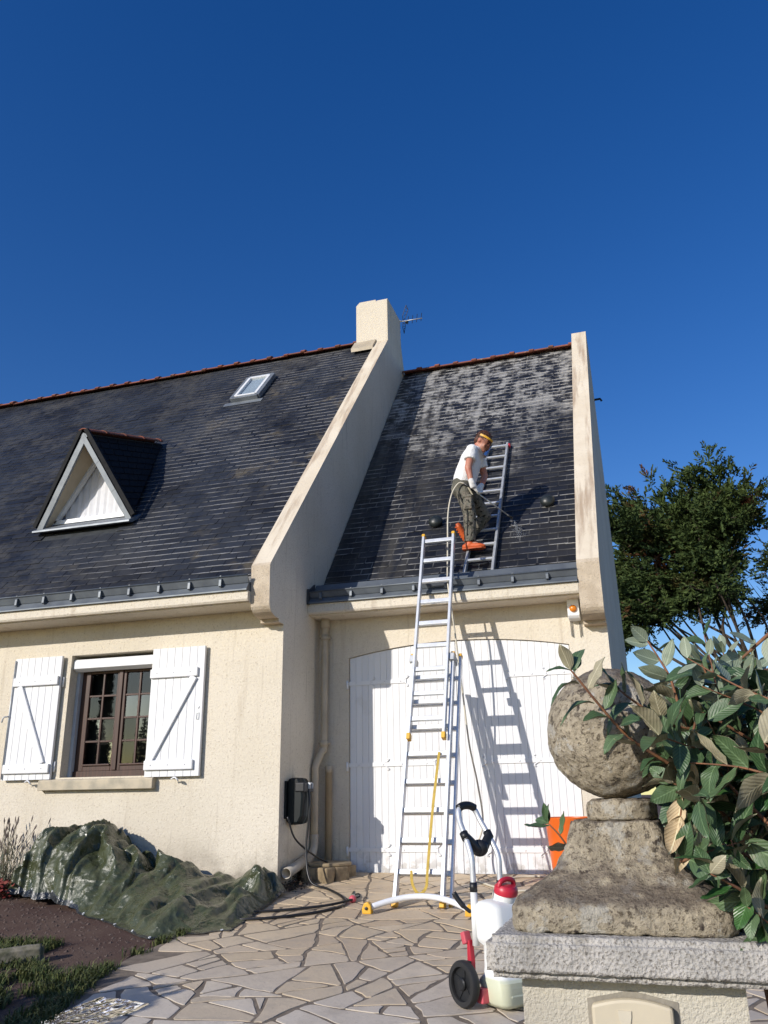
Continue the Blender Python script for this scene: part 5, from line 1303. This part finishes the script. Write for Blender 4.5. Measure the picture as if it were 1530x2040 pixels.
mb = MB(); mb.lathe([(.066, -.0565), (.073, -.052), (.075, -.035), (.073, -.018), (.064, -.012)], (-.083, 2.0, 0), 40); displaced(mb, 'neck', BALLST, pil, .008, .003, 40, 0)
bm = bmesh.new(); bmesh.ops.create_icosphere(bm, subdivisions=6, radius=.143)
me = bpy.data.meshes.new('ball'); bcn = V3((-.089, 2.0, .130))
for v in bm.verts:
    p = v.co + bcn; nn = v.co.normalized(); v.co += nn * (.0035 * noise.fractal(p * 30, 1.0, 2.0, 5) + .003 * min(0, noise.noise(p * 75)) + .005 * noise.noise(p * 9))
for f in bm.faces: f.smooth = True
bm.to_mesh(me); bm.free(); me.materials.append(BALLST); o = bpy.data.objects.new('ball', me); COL.objects.link(o); o.parent = pil; o.location = bcn - pil.location
# beige cover plate with a half-round tongue
mb = MB(); pl = [(-.164, -.80), (-.020, -.80), (-.020, -.368)] + [(-.020 - .144 * i / 10, -.368 + .012 * math.sin(math.pi * i / 10)) for i in range(1, 10)] + [(-.164, -.368)]
mb.prism(pl, 'y', 1.778, 1.799); pt_ = mb.build('cover_plate', plain('cream_plastic', (.60, .53, .40), .5, .1, 6), pil, bevel=.006)
mb = MB(); mb.prism([(-.105 + .012 * math.cos(math.radians(180 + 180 * i / 10)), -.375 + .03 * math.sin(math.radians(180 + 180 * i / 10))) for i in range(11)], 'y', 1.7755, 1.7775); mb.build('plate_tongue', plain('cream_tongue', (.63, .57, .45), .5, .1, 6), pt_)
mb = MB(); mb.prism([(-.172, -.80), (-.010, -.80), (-.010, -.362), (-.092, -.346), (-.172, -.362)], 'y', 1.7985, 1.803); mb.build('plate_mortar', plain('mortar_rim', (.33, .30, .25), .95, .3, 20, None, .6, 90), pil)

# ================================================================== shrub: oleaster with large leaves
STEMS = [
 [(0.176, 1.98, -0.063), (0.035, 1.86, 0.046), (-0.045, 1.8, 0.104), (-0.096, 1.76, 0.167), (-0.134, 1.74, 0.222), (-0.145, 1.735, 0.237)],
 [(0.215, 2.05, 0.016), (0.117, 1.9, 0.105), (0.031, 1.83, 0.133), (-0.032, 1.8, 0.178), (-0.055, 1.79, 0.198)],
 [(0.172, 1.8, -0.207), (0.115, 1.75, -0.165), (0.07, 1.72, -0.139)],
 [(0.168, 1.95, -0.1), (0.114, 1.87, -0.041), (0.061, 1.82, -0.002), (0.026, 1.8, 0.017)],
 [(0.261, 1.92, 0.317), (0.202, 1.94, 0.271), (0.149, 2.0, 0.227)],
 [(0.076, 1.9, 0.056), (0.068, 1.87, 0.115), (0.056, 1.86, 0.175), (0.047, 1.87, 0.228), (0.029, 1.88, 0.272), (0.011, 1.89, 0.31)],
 [(0.192, 1.78, -0.066), (0.139, 1.82, 0.001), (0.115, 1.86, 0.04)],
 [(0.155, 2.0, 0.12), (0.141, 1.97, 0.181), (0.127, 1.96, 0.235), (0.116, 1.95, 0.272)],
 [(0.257, 2.05, 0.162), (0.209, 2.0, 0.213), (0.177, 1.98, 0.256), (0.166, 1.97, 0.288)],
 [(0.084, 1.84, 0.132), (0.056, 1.8, 0.054), (0.038, 1.79, -0.02), (0.022, 1.79, -0.092)],
 [(-0.03, 2.40, -0.30), (-0.207, 2.45, -0.2), (-0.239, 2.42, -0.149), (-0.266, 2.4, -0.105), (-0.294, 2.4, -0.074)],
 [(0.191, 1.85, -0.148), (0.137, 1.82, -0.111), (0.094, 1.8, -0.093), (0.069, 1.79, -0.074)],
 [(0.279, 2.1, 0.266), (0.228, 2.05, 0.246), (0.181, 2.02, 0.228)],
 [(0.226, 1.9, 0.072), (0.182, 1.88, 0.101), (0.137, 1.86, 0.131), (0.101, 1.85, 0.152)]]
shr = thing('shrub', 'leafy grey-green oleaster shrub spilling over the gate pillar', 'shrub', (.45, 2.35, gz(2.3)))
def leaf_mesh(name, top, bot, wide, curl, fold, wav):
    mb = MB(); N_ = 7; rows = []
    for i in range(N_ + 1):
        t = i / N_; wd = wide * (math.sin(math.pi * min(1, t ** .85)) ** .8) * .5 + .004 * (t < .02); bx = -curl * (t - .25) ** 2
        rows.append([(-wd, t, bx + fold * wd + wav * math.sin(t * 13)), (0, t, bx), (wd, t, bx + fold * wd + wav * math.sin(t * 13 + 2))])
    for d, mi in ((0, 0), (-.012, 1)):
        vs = [(x, y, z + d) for r in rows for x, y, z in r]; fs = []
        for i in range(N_):
            for k in range(2):
                q0, q1, q2, q3 = i * 3 + k, i * 3 + k + 1, i * 3 + k + 4, i * 3 + k + 3
                for q in ((q0, q1, q2), (q0, q2, q3)): fs.append(q if mi == 0 else q[::-1])
        mb.add(vs, fs, mi)
    uv = []
    for f in mb.f:
        for i in f: uv.append((mb.v[i][0] / max(wide, .01) + .5, mb.v[i][1]))
    mb.uv = uv; return mb
lv = [leaf_mesh('leaf', 0, 0, .50, .35, .25, .020), leaf_mesh('leaf', 0, 0, .42, -.30, .40, .030), leaf_mesh('leaf', 0, 0, .58, .75, .15, .035), leaf_mesh('leaf', 0, 0, .48, .15, .65, .025), leaf_mesh('leaf', 0, 0, .38, .95, .30, .02), leaf_mesh('leaf', 0, 0, .55, -.1, .10, .04)]
lm = [m.mesh('leaf', [LEAFT, LEAFB], smooth=True) for m in lv]; lg = [m.mesh('leaf', [LEAFG, LEAFB], smooth=True) for m in lv]
ldry = [leaf_mesh('leaf', 0, 0, .40, .55, 1.5, .07).mesh('leaf', [LEAFD, LEAFD], smooth=True), leaf_mesh('leaf', 0, 0, .46, -.7, 1.2, .08).mesh('leaf', [LEAFD, LEAFD], smooth=True)]
lyng = [leaf_mesh('leaf', 0, 0, .55, -.15, .3, .01).mesh('leaf', [LEAFY, LEAFY], smooth=True)]
rs = random.Random(21); LEAVES = []
def put_leaf(p, d, up, size, me):
    d = V3(d).normalized(); up = V3(up); x = d.cross(up)
    if x.length < .05: x = d.cross(V3((1, .2, .1)))
    x.normalize(); n_ = x.cross(d); M = Matrix.Identity(4)
    for i in range(3): M[i][0] = x[i] * size; M[i][1] = d[i] * size; M[i][2] = n_[i] * size; M[i][3] = p[i]
    LEAVES.append((me, M))
def rvec(s): return V3((rs.gauss(0, s), rs.gauss(0, s), rs.gauss(0, s)))
UPS = V3((-.35, -.55, .75))
for si, s in enumerate(STEMS):
    c = curve([V3(p) for p in s], 6); dry = si == 9
    mb = MB(); r0 = .0042 if not dry else .0028
    mb.tube(c, [r0 * (1 - .6 * i / (len(c) - 1)) for i in range(len(c))], 7); mb.build('stem', STEM, shr, True)
    acc = 0; side = 1; step = .040 if dry else (.034 if si == 10 else .021)
    for a, b_ in zip(c, c[1:]):
        acc += (b_ - a).length
        while acc > step:
            acc -= step; side = -side; t = (b_ - a).normalized(); sd = t.cross(V3((.2, -1, .1))).normalized() * side
            if dry:
                put_leaf(a, V3((rs.gauss(0, .25), rs.gauss(-.1, .2), -1)), V3((0, -1, .2)) + rvec(.4), rs.uniform(.055, .085), rs.choice(ldry)); continue
            d = t * rs.uniform(.25, .8) + sd * rs.uniform(.5, 1.1) + V3((0, -.25, rs.uniform(-.25, .2))) + rvec(.18)
            young = si in (5, 7, 8, 12, 4) and a.z > .215
            me = rs.choice(lyng) if young and rs.random() < .75 else (rs.choice(lg) if (si in (2, 6, 11) and rs.random() < .35) else rs.choice(lm))
            sz = rs.uniform(.045, .066) if young else rs.uniform(.060, .092)
            if si == 10: sz = rs.uniform(.05, .07)
            if si == 0: sz = rs.uniform(.048, .076)
            put_leaf(a + sd * .003, d, UPS + rvec(.45), sz, me)
    t = (c[-1] - c[-2]).normalized()
    if not dry:
        for k in range(3): put_leaf(c[-1], t + rvec(.55), UPS + rvec(.5), rs.uniform(.035, .06), rs.choice(lyng if si in (5, 7, 8) else lm))
# inner foliage filling the body of the shrub
def inpoly(x, z, P):
    r = False; n_ = len(P)
    for i in range(n_):
        (x1, z1), (x2, z2) = P[i], P[i - 1]
        if (z1 > z) != (z2 > z) and x < (x2 - x1) * (z - z1) / (z2 - z1) + x1: r = not r
    return r
PF = [(.050, .265), (.137, .290), (.42, .30), (.46, -.42), (.150, -.33), (.071, -.199), (.035, -.069), (.015, .091), (.035, .19)]
def clear_of_pillar(p):
    if (p - bcn).length < .165: return False
    return not (p.x < .125 and 1.72 < p.y < 2.28 and p.z < -.03 and abs(p.x - cx) < max(.10, .215 - max(0, p.z + .21) * .9) + .02)
def in_body(p): s_ = 2.2 / p.y; return inpoly(p.x * s_, p.z * s_, PF)
k = 0
while k < 62:            # side twigs, each carrying its own leaves
    a = V3((rs.uniform(.02, .48), rs.uniform(1.72, 2.25), rs.uniform(-.42, .30)))
    if not in_body(a) or not clear_of_pillar(a): continue
    d = V3((rs.gauss(-.55, .45), rs.gauss(-.35, .35), rs.gauss(.25, .5))).normalized(); L_ = rs.uniform(.10, .20); b_ = a - d * L_ * .4; e_ = a + d * L_ * .6
    if not clear_of_pillar(e_): continue
    k += 1; c = curve([b_, a + rvec(.008), e_ + V3((0, 0, .01))], 5)
    mb = MB(); mb.tube(c, [.0030 * (1 - .6 * i / (len(c) - 1)) for i in range(len(c))], 5); mb.build('twig', STEM, shr, True)
    side = 1
    for q, q2 in zip(c[1:], c[2:] + [c[-1] + d * .01]):
        side = -side; t = (q2 - q).normalized(); sd = t.cross(V3((.2, -1, .1))).normalized() * side; dd_ = t * rs.uniform(.3, .9) + sd * rs.uniform(.4, 1.1) + V3((0, -.2, rs.uniform(-.35, .15))) + rvec(.25)
        top_ = q.z * 2.2 / q.y > .18; put_leaf(q, dd_, UPS + rvec(.55), rs.uniform(.040, .095) if not top_ else rs.uniform(.035, .06), rs.choice(lyng) if (top_ and rs.random() < .5) else (rs.choice(lg) if rs.random() < .14 else rs.choice(lm)))
k = 0
while k < 620:
    p = V3((rs.uniform(-.02, .5), rs.uniform(1.84, 2.55), rs.uniform(-.45, .33)))
    if not in_body(p) or not clear_of_pillar(p): continue
    k += 1; d = V3((rs.gauss(-.5, .6), rs.gauss(-.5, .5), rs.gauss(.05, .5))); top_ = p.z * 2.2 / p.y > .18
    put_leaf(p, d, UPS + rvec(.55), rs.uniform(.045, .09), rs.choice(lyng) if (top_ and rs.random() < .45) else (rs.choice(lg) if rs.random() < .10 else rs.choice(lm)))
for _ in range(170):     # foliage behind the pillar's right shoulder
    p = V3((rs.uniform(-.01, .24), rs.uniform(2.34, 2.75), rs.uniform(-.36, .16))); put_leaf(p, V3((rs.gauss(-.5, .6), rs.gauss(-.5, .5), rs.gauss(.05, .5))), UPS + rvec(.55), rs.uniform(.05, .09), rs.choice(lm))
LEAVES.sort(key=lambda t: t[1].translation.length + (5 if t[1].translation.x / t[1].translation.y > .14 else 0))
for _ in range(26):     # hidden woody frame
    a = V3((rs.uniform(.3, .55), rs.uniform(2.1, 2.5), gz(2.3))); b_ = V3((rs.uniform(.12, .42), rs.uniform(1.95, 2.5), rs.uniform(-.15, .25)))
    mb = MB(); mb.tube(curve([a, a.lerp(b_, .5) + rvec(.04), b_], 5), [.009 - .0005 * i for i in range(11)], 6); mb.build('branch', STEM, shr, True)
for me, M in LEAVES[:300]: inst('leaf', me, shr, M)
rest = {}
R_ = MB(); mats = []; UVs = []
for me, M in LEAVES[300:]:
    mi0 = []
    for mt in me.materials:
        if mt not in mats: mats.append(mt)
        mi0.append(mats.index(mt))
    o_ = len(R_.v); R_.v += [tuple(M @ v.co) for v in me.vertices]; uvl = me.uv_layers[0].data
    for p in me.polygons:
        R_.f.append(tuple(i + o_ for i in p.vertices)); R_.mi.append(mi0[p.material_index]); UVs += [tuple(uvl[l].uv) for l in p.loop_indices]
R_.uv = UVs; o = R_.build('inner_foliage', mats, shr, True, fixn=False); o['kind'] = 'stuff'

# ================================================================== trees
def m_needle(name, a, b, brown):
    t = NT(name); p = t.pos(); r = t.rnd(); c = t.mix(r, a, b)
    c = t.mix(t.math('MULTIPLY', t.ramp(t.noise(p, .9, 3), .58, .68), .9), c, brown)
    c = t.mix(t.ramp(t.noise(t.map(p, loc=(3, 1, 4)), .8, 2), .5, .65, 0, .6), c, (.07, .10, .025))
    return t.fin(c, .75, 0, .25)
NEED = m_needle('cypress_foliage', (.022, .045, .014), (.075, .108, .028), (.13, .045, .02))
def sprays(mb, c, rad, n, out, rs, L=(.16, .34), wd=.035):
    for _ in range(n):
        q = V3((rs.gauss(0, 1), rs.gauss(0, 1), rs.gauss(0, .7))); q = q.normalized() * rad * rs.random() ** .5
        p = c + V3((q.x, q.y, q.z * .8)); d = (q.normalized() * .8 + out * .7 + V3((rs.gauss(0, .35), rs.gauss(0, .35), rs.gauss(.25, .35)))).normalized(); l_ = rs.uniform(*L)
        s_ = d.cross(V3((rs.gauss(0, 1), rs.gauss(0, 1), rs.gauss(0, 1)))).normalized() * wd * rs.uniform(.5, 1.2)
        mb.add([p - s_ * .5, p + d * l_ * .45 - s_, p + d * l_, p + d * l_ * .5 + s_ * .9], [(0, 1, 2, 3)])
def branchlet(mb, p, d, L, rs):
    """one frond: short scale-leaf shoots along a twig, in a flattened fan"""
    d = d.normalized(); sd = d.cross(V3((rs.gauss(0, .5), rs.gauss(0, .5), 1))).normalized(); n = int(L / .021)
    for i in range(n):
        f = i / n; q = p + d * (L * f) + V3((0, 0, -.10 * L * f * f)); s = sd * (1 if i % 2 else -1); l_ = (.13 * (1 - .65 * f) + .035) * rs.uniform(.7, 1.25)
        e = (d * .9 + s * rs.uniform(.5, 1.0) + V3((rs.gauss(0, .18), rs.gauss(0, .18), rs.gauss(.12, .22)))).normalized(); wv = e.cross(V3((rs.gauss(0, 1), rs.gauss(0, 1), rs.gauss(0, 1)))).normalized() * rs.uniform(.016, .030)
        mb.add([q - wv * .5, q + e * l_ * .5 - wv, q + e * l_, q + e * l_ * .55 + wv], [(0, 1, 2, 3)])
OUTL = [(-.44, 7.27), (.05, 7.57), (.41, 7.88), (.88, 8.03), (1.28, 7.7), (1.5, 7.46), (1.98, 7.75), (2.47, 7.75), (2.8, 7.5), (3.24, 7.65), (3.35, 7.16), (3.01, 6.46), (2.7, 5.56), (2.42, 4.43), (1.93, 3.77), (.9, 4.04), (.15, 3.81), (-.4, 3.26), (-.65, 3.5), (-.9, 5.0), (-.56, 6.02)]
def cypress(base, outl, label, seed, nclump, yc, sparse=0):
    rs = random.Random(seed); t = thing('cypress_tree', label, 'tree', base); b = V3(base)
    tops = []
    cr = MB(); limbs = []; pts = []
    tries = 0; xm0 = sum(p[0] for p in outl) / len(outl); zm0 = sum(p[1] for p in outl) / len(outl)
    while len(pts) < nclump and tries < 60000:
        tries += 1; x = rs.uniform(min(p[0] for p in outl), max(p[0] for p in outl)); z = rs.uniform(min(p[1] for p in outl), max(p[1] for p in outl))
        if not inpoly(x, z, outl): continue
        if not inpoly(xm0 + (x - xm0) * 1.16, zm0 + (z - zm0) * 1.16, outl): continue
        c0 = V3((x, yc + rs.gauss(0, .8), z))
        for _q in range(14): pts.append(c0 + V3((rs.gauss(0, .30), rs.gauss(0, .34), rs.gauss(0, .11))))
    xm = sum(p.x for p in pts) / len(pts); zm = sum(p.z for p in pts) / len(pts)
    for p in pts:
        out = V3((p.x - b.x, (p.y - yc) * .8, (p.z - zm) * .7)); out = out.normalized() if out.length > .1 else V3((0, 0, 1))
        
        for _k in range(rs.randint(5, 9)):
            d = (out * .9 + V3((rs.gauss(0, .7), rs.gauss(0, .7), rs.gauss(.25, .45)))).normalized(); branchlet(cr, p + V3((rs.gauss(0, .16), rs.gauss(0, .16), rs.gauss(0, .12))), d, rs.uniform(.22, .50), rs)
    # spiky tips along the outline
    n_ = len(outl)
    for i in range(n_):
        a, c = outl[i], outl[(i + 1) % n_]
        for k in range(3):
            f = rs.random(); p = V3((a[0] + (c[0] - a[0]) * f, yc + rs.gauss(0, .5), a[1] + (c[1] - a[1]) * f)); out = V3((p.x - xm, 0, p.z - zm + .8)).normalized()
            
            for _k in range(4): branchlet(cr, p - out * .55, (out + V3((rs.gauss(0, .4), rs.gauss(0, .4), rs.gauss(.2, .3)))), rs.uniform(.3, .6), rs)
    o = cr.build('crown', NEED, t, False, fixn=False)
    fork = b + V3((0, 0, (zm - b.z) * .45))
    mb = MB(); mb.tube(curve([b, b + V3((.05, 0, (fork.z - b.z) * .5)), fork], 5), [.26 - .008 * i for i in range(11)], 12); mb.build('trunk', BARK, t, True)
    sel = rs.sample(pts, min(9, len(pts))) + rs.sample(sorted(pts, key=lambda p: p.z)[:90], 9)
    for p in sel:
        f = fork + V3((rs.gauss(0, .05), rs.gauss(0, .05), rs.uniform(-.4, .5))); m_ = f.lerp(p, .5) + V3((rs.gauss(0, .3), rs.gauss(0, .3), rs.uniform(-.35, .25)))
        mb = MB(); c = curve([f, m_, p, p + (p - m_) * .12], 5); r0 = rs.uniform(.03, .06); mb.tube(c, [r0 * (1 - .88 * i / (len(c) - 1)) for i in range(len(c))], 6); mb.build('limb', BARK, t, True)
    tw = MB()
    for _ in range(170):
        p = rs.choice(pts); d = V3((rs.gauss(0, 1), rs.gauss(0, .6), rs.gauss(.25, .7))).normalized(); l_ = rs.uniform(.35, .8); q = p + d * l_
        tw.tube([p, p.lerp(q, .5) + V3((0, 0, rs.gauss(0, .04))), q], [.014, .009, .003], 4)
    tw.build('twigs', BARK, t)['kind'] = 'stuff'
    return t
cypress((2.55, 22.0, -.72), OUTL, 'large dark cypress tree with brown patches behind the garage gable', 5, 900, 22.0)
cypress((4.4, 25.5, -.72), [(3.3, 5.4), (3.9, 6.4), (4.6, 7.0), (5.4, 7.0), (6.2, 6.6), (6.0, 4.6), (5.0, 4.2), (4.3, 5.2), (3.9, 4.6), (4.4, 3.4), (3.6, 3.6), (3.2, 4.4)], 'thinner airy cypress tree at the right edge behind the larger one', 9, 112, 25.5)

# fir mirrored in the window panes; evergreen and hedging added unseen for reflection and shade
fir = thing('fir_tree', 'distant dark fir tree mirrored in the window panes', 'tree', (-25.6, -24.2, gz(0)))
FIRM = m_needle('fir_foliage', (.012, .022, .012), (.025, .04, .018), (.03, .03, .015)); rs = random.Random(2); mb = MB()
for i in range(26):
    f = i / 25; z = gz(0) + 1.0 + 4.9 * f; R0_ = .66 * (1 - f) ** .85 + .03
    for k in range(int(16 * (1 - f) + 5)):
        a = rs.uniform(0, 6.28); c = V3((-25.6, -24.2, z)); d = V3((math.cos(a), math.sin(a), -.25)); sprays(mb, c + d * R0_ * .55, R0_ * .38 + .03, 7, d, rs, (.10 * (1 - f) + .05, .26 * (1 - f) + .08), .06)
mb.build('crown', FIRM, fir, False, fixn=False)
mb = MB(); mb.tube([(-25.6, -24.2, gz(0)), (-25.6, -24.2, gz(0) + 5.8)], [.16, .02], 8); mb.build('trunk', BARK, fir, True)
fr2 = thing('added_conifer', 'tall dark evergreen added out of view to darken the left window panes', 'tree', (-27.6, -23.2, gz(0)))  # added out of view so the left panes reflect something dark
mb = MB(); rs = random.Random(6)
for i in range(40):
    f = i / 39; z = gz(0) + .6 + 8.6 * f; R0_ = .40 * (1 - f) ** .6 + .05
    for k in range(14): a = rs.uniform(0, 6.28); d = V3((math.cos(a), math.sin(a), .2)); sprays(mb, V3((-27.6, -23.2, z)) + d * R0_ * .5, R0_ * .5, 8, d, rs, (.12, .28), .09)
mb.build('crown', FIRM, fr2, False, fixn=False)
mb = MB(); mb.tube([(-27.6, -23.2, gz(0)), (-27.6, -23.2, gz(0) + 8.5)], [.2, .03], 8); mb.build('trunk', BARK, fr2, True)
hd = thing('added_hedge', 'dark clipped hedging added out of frame to shade the lower left corner', 'added_hedge', (-7.2, 1.75, gz(1.75)))  # added out of frame, height chosen to shade the lower left ground
mb = MB(); rs = random.Random(8)
for _ in range(9000):
    x = rs.uniform(-10, -4.35); y = rs.uniform(1.4, 2.1); h = 1.55 + .10 * math.sin(x * 2.3) + .06 * math.sin(x * 5.1 + 1); z = gz(1.75) + h * rs.random() ** .6; p = V3((x, y, z)); d = V3((rs.gauss(0, 1), rs.gauss(0, 1), rs.gauss(.3, 1))).normalized(); s_ = d.cross(V3((rs.gauss(0, 1), rs.gauss(0, 1), rs.gauss(0, 1)))).normalized() * .04
    mb.add([p, p + d * .05 - s_, p + d * .11, p + d * .05 + s_], [(0, 1, 2, 3)])
mb.build('foliage', plain('hedge_leaf', (.035, .065, .022), .5, .4, 30), hd, False, fixn=False)
for i in range(14):
    x = -9.8 + i * .4; mb = MB(); mb.tube([(x, 1.75, gz(1.75)), (x + rs.gauss(0, .08), 1.75, gz(1.75) + 1.2)], [.03, .01], 6); mb.build('stem', BARK, hd, True)

# ================================================================== small planting
lav = thing('lavender', 'grey lavender clump with thin flower spikes beside the tarpaulin', 'plant', (-6.02, 7.08, gz(7.08)))
rs = random.Random(31); ms = MB(); mf = MB(); ml = MB()
for i in range(95):
    b_ = V3((-6.05 + rs.gauss(0, .11), 7.08 + rs.gauss(0, .08), gz(7.08))); tip = b_ + V3((rs.gauss(.03, .17), rs.gauss(-.03, .10), rs.uniform(.38, .66))); ms.tube([b_, b_.lerp(tip, .5) + V3((0, 0, .03)), tip], [.003, .002, .0015], 4)
    d = (tip - b_).normalized(); mf.tube([tip - d * .01, tip + d * .02, tip + d * .05], [.003, .007, .002], 5)
for i in range(900):
    p = V3((-6.05 + rs.gauss(0, .15), 7.08 + rs.gauss(0, .10), gz(7.08) + abs(rs.gauss(0, .17)))); d = V3((rs.gauss(0, .5), rs.gauss(0, .5), 1)).normalized(); s_ = d.cross(V3((rs.gauss(0, 1), rs.gauss(0, 1), 0))).normalized() * .005; l_ = rs.uniform(.04, .08); ml.add([p - s_, p + s_, p + d * l_], [(0, 1, 2)])
ms.build('stems', plain('lavender_stem', (.20, .18, .11), .8, .3, 20), lav)['kind'] = 'stuff'; mf.build('flower_spikes', plain('dry_lavender', (.19, .15, .13), .9, .3, 30), lav)['kind'] = 'stuff'; ml.build('leaves', plain('lavender_leaf', (.12, .15, .11), .8, .3, 30), lav, fixn=False)
hh = thing('heuchera', 'low red-leaved bedding plant at the left edge beside the tarpaulin', 'plant', (-5.98, 6.92, gz(6.92)))
mb = MB()
for i in range(420):
    p = V3((-6.0 + rs.gauss(0, .13), 6.93 + rs.gauss(0, .09), gz(6.92) + rs.uniform(.0, .17))); n_ = (V3((0, -.4, 1)) + rvec(.0) + V3((rs.gauss(0, .5), rs.gauss(0, .5), 0))).normalized(); u_ = n_.cross(V3((rs.gauss(0, 1), rs.gauss(0, 1), 0))).normalized(); v_ = n_.cross(u_); s_ = rs.uniform(.012, .026)
    mb.add([p + (u_ * math.cos(q) + v_ * math.sin(q)) * s_ * (1 if k % 2 else .75) for k, q in enumerate([i_ * math.pi / 3 for i_ in range(6)])], [tuple(range(6))])
mb.build('leaves', m_leaf('red_leaf', (.16, .022, .022), (.26, .06, .035), .5), hh, fixn=False)

def grass(name, pts, label, mat, h=(.02, .085)):
    mb = MB()
    for (x, y) in pts:
        z = gz(y); l_ = rs.uniform(*h); a = rs.uniform(0, 6.28); bx, by = math.cos(a), math.sin(a); wv = .0035; t1 = V3((x + bx * l_ * .25, y + by * l_ * .25, z + l_ * .65)); t2 = V3((x + bx * l_ * .7, y + by * l_ * .7, z + l_ * rs.uniform(.7, 1.0)))
        mb.add([(x - by * wv, y + bx * wv, z - .005), (x + by * wv, y - bx * wv, z - .005), t1 + V3((by * wv, -bx * wv, 0)), t1 - V3((by * wv, -bx * wv, 0)), t2], [(0, 1, 2, 3), (3, 2, 4)])
    o = mb.build(name, mat, None, fixn=False); tag(o, label, 'grass', kind='stuff')
GR = NT('weedy_grass'); GR = GR.fin(GR.mix(GR.rnd(), (.055, .085, .022), (.13, .135, .05)), .7, 0, .3)
pts = []
while len(pts) < 24000:
    x, y = rs.uniform(-5.6, -3.05), rs.uniform(3.4, 5.75); e = patio_left(y)
    lim = 5.15 + .28 * noise.noise(V3((x * 2, 3, 1))) + (.45 if x < -4.15 else 0) - max(0, (x + 3.9)) * .25
    if y > lim or x > e + .02: continue
    if noise.noise(V3((x * 5, y * 5, 2))) < -.18 + .25 * rs.random(): continue
    pts.append((x, y))
for _ in range(3200):
    y = rs.uniform(4.2, 6.4); x = patio_left(y) + rs.gauss(-.03, .03)
    if noise.noise(V3((x * 6, y * 6, 7))) > .05: pts.append((x, y))
grass('grass', pts, 'weedy grass and ground cover in the lower left corner', GR)
kb = thing('edging_stone', 'low weathered concrete edging stone in the weeds at lower left', 'kerb', (-4.3, 5.1, gz(5.1)))
mb = MB(); mb.bar((-4.75, 4.72, gz(4.72) + .035), (-4.02, 5.22, gz(5.22) + .05), .085, .12, (0, 0, 1)); displaced(mb, 'stone', plain('mossy_concrete', (.24, .215, .17), .95, .4, 12, (.10, .10, .06), .8, 60), kb, .02, .008, 12, .015)
# dark weeds along the gable foot
mb = MB()
for i in range(700):
    y = rs.uniform(7.3, 7.95); p = V3((-3.29 + abs(rs.gauss(0, .09)), y, gz(y) + .02 + abs(rs.gauss(0, .035)))); n_ = V3((rs.gauss(0, .6), rs.gauss(-.3, .6), 1)).normalized(); u_ = n_.cross(V3((rs.gauss(0, 1), rs.gauss(0, 1), 0))).normalized(); v_ = n_.cross(u_); s_ = rs.uniform(.007, .016)
    mb.add([p - u_ * s_, p - v_ * s_ * .6, p + u_ * s_, p + v_ * s_ * .6], [(0, 1, 2, 3)])
o = mb.build('creeping_weeds', m_leaf('weed_leaf', (.028, .03, .014), (.07, .035, .02), .6), None, fixn=False); tag(o, 'dark creeping weeds along the foot of the gable wall', 'weeds', kind='stuff')

# fine water droplets leaving the lance nozzle
mb = MB(); rs = random.Random(44); tip = LA + ld * .665
for _ in range(420):
    t_ = rs.random() ** .7; d = (ld * .35 + V3((0, .25, -.9))).normalized(); p = tip + d * (.02 + .20 * t_) + V3((rs.gauss(0, .05), rs.gauss(0, .03), rs.gauss(0, .04))) * t_ ; r = rs.uniform(.0012, .0026)
    mb.add([p + V3((r, 0, 0)), p + V3((-r * .5, r, 0)), p + V3((-r * .5, -r, 0)), p + V3((0, 0, r * 1.4))], [(0, 2, 1), (0, 1, 3), (1, 2, 3), (2, 0, 3)])
o = mb.build('water_spray', plain('water_mist', (.75, .78, .80), .4, .05), None); tag(o, 'faint mist of water drops under the lance nozzle', 'water spray', kind='stuff')

# loose grit, twigs and leaf litter on the brown ground
mb = MB(); rs = random.Random(61)
for _ in range(5200):
    x, y = rs.uniform(-6.2, -3.2), rs.uniform(4.3, 7.3)
    if x > patio_left(y) - .01: continue
    r = rs.choice((.003, .004, .005, .007, .011, .016)) * rs.uniform(.7, 1.3); z = gz(y); a = rs.uniform(0, 6.28); ca_2, sa_2 = math.cos(a) * r, math.sin(a) * r
    mb.add([(x + ca_2, y + sa_2, z - .001), (x - sa_2, y + ca_2, z - .001), (x - ca_2 * .9, y - sa_2, z - .001), (x + sa_2, y - ca_2 * .8, z - .001), (x + r * .2, y, z + r * .7)], [(0, 1, 4), (1, 2, 4), (2, 3, 4), (3, 0, 4)])
o = mb.build('grit', plain('grit_stone', (.135, .098, .08), .95, .6, 40, (.06, .04, .034)), None); tag(o, 'loose grit scattered over the brown ground', 'grit', kind='stuff')
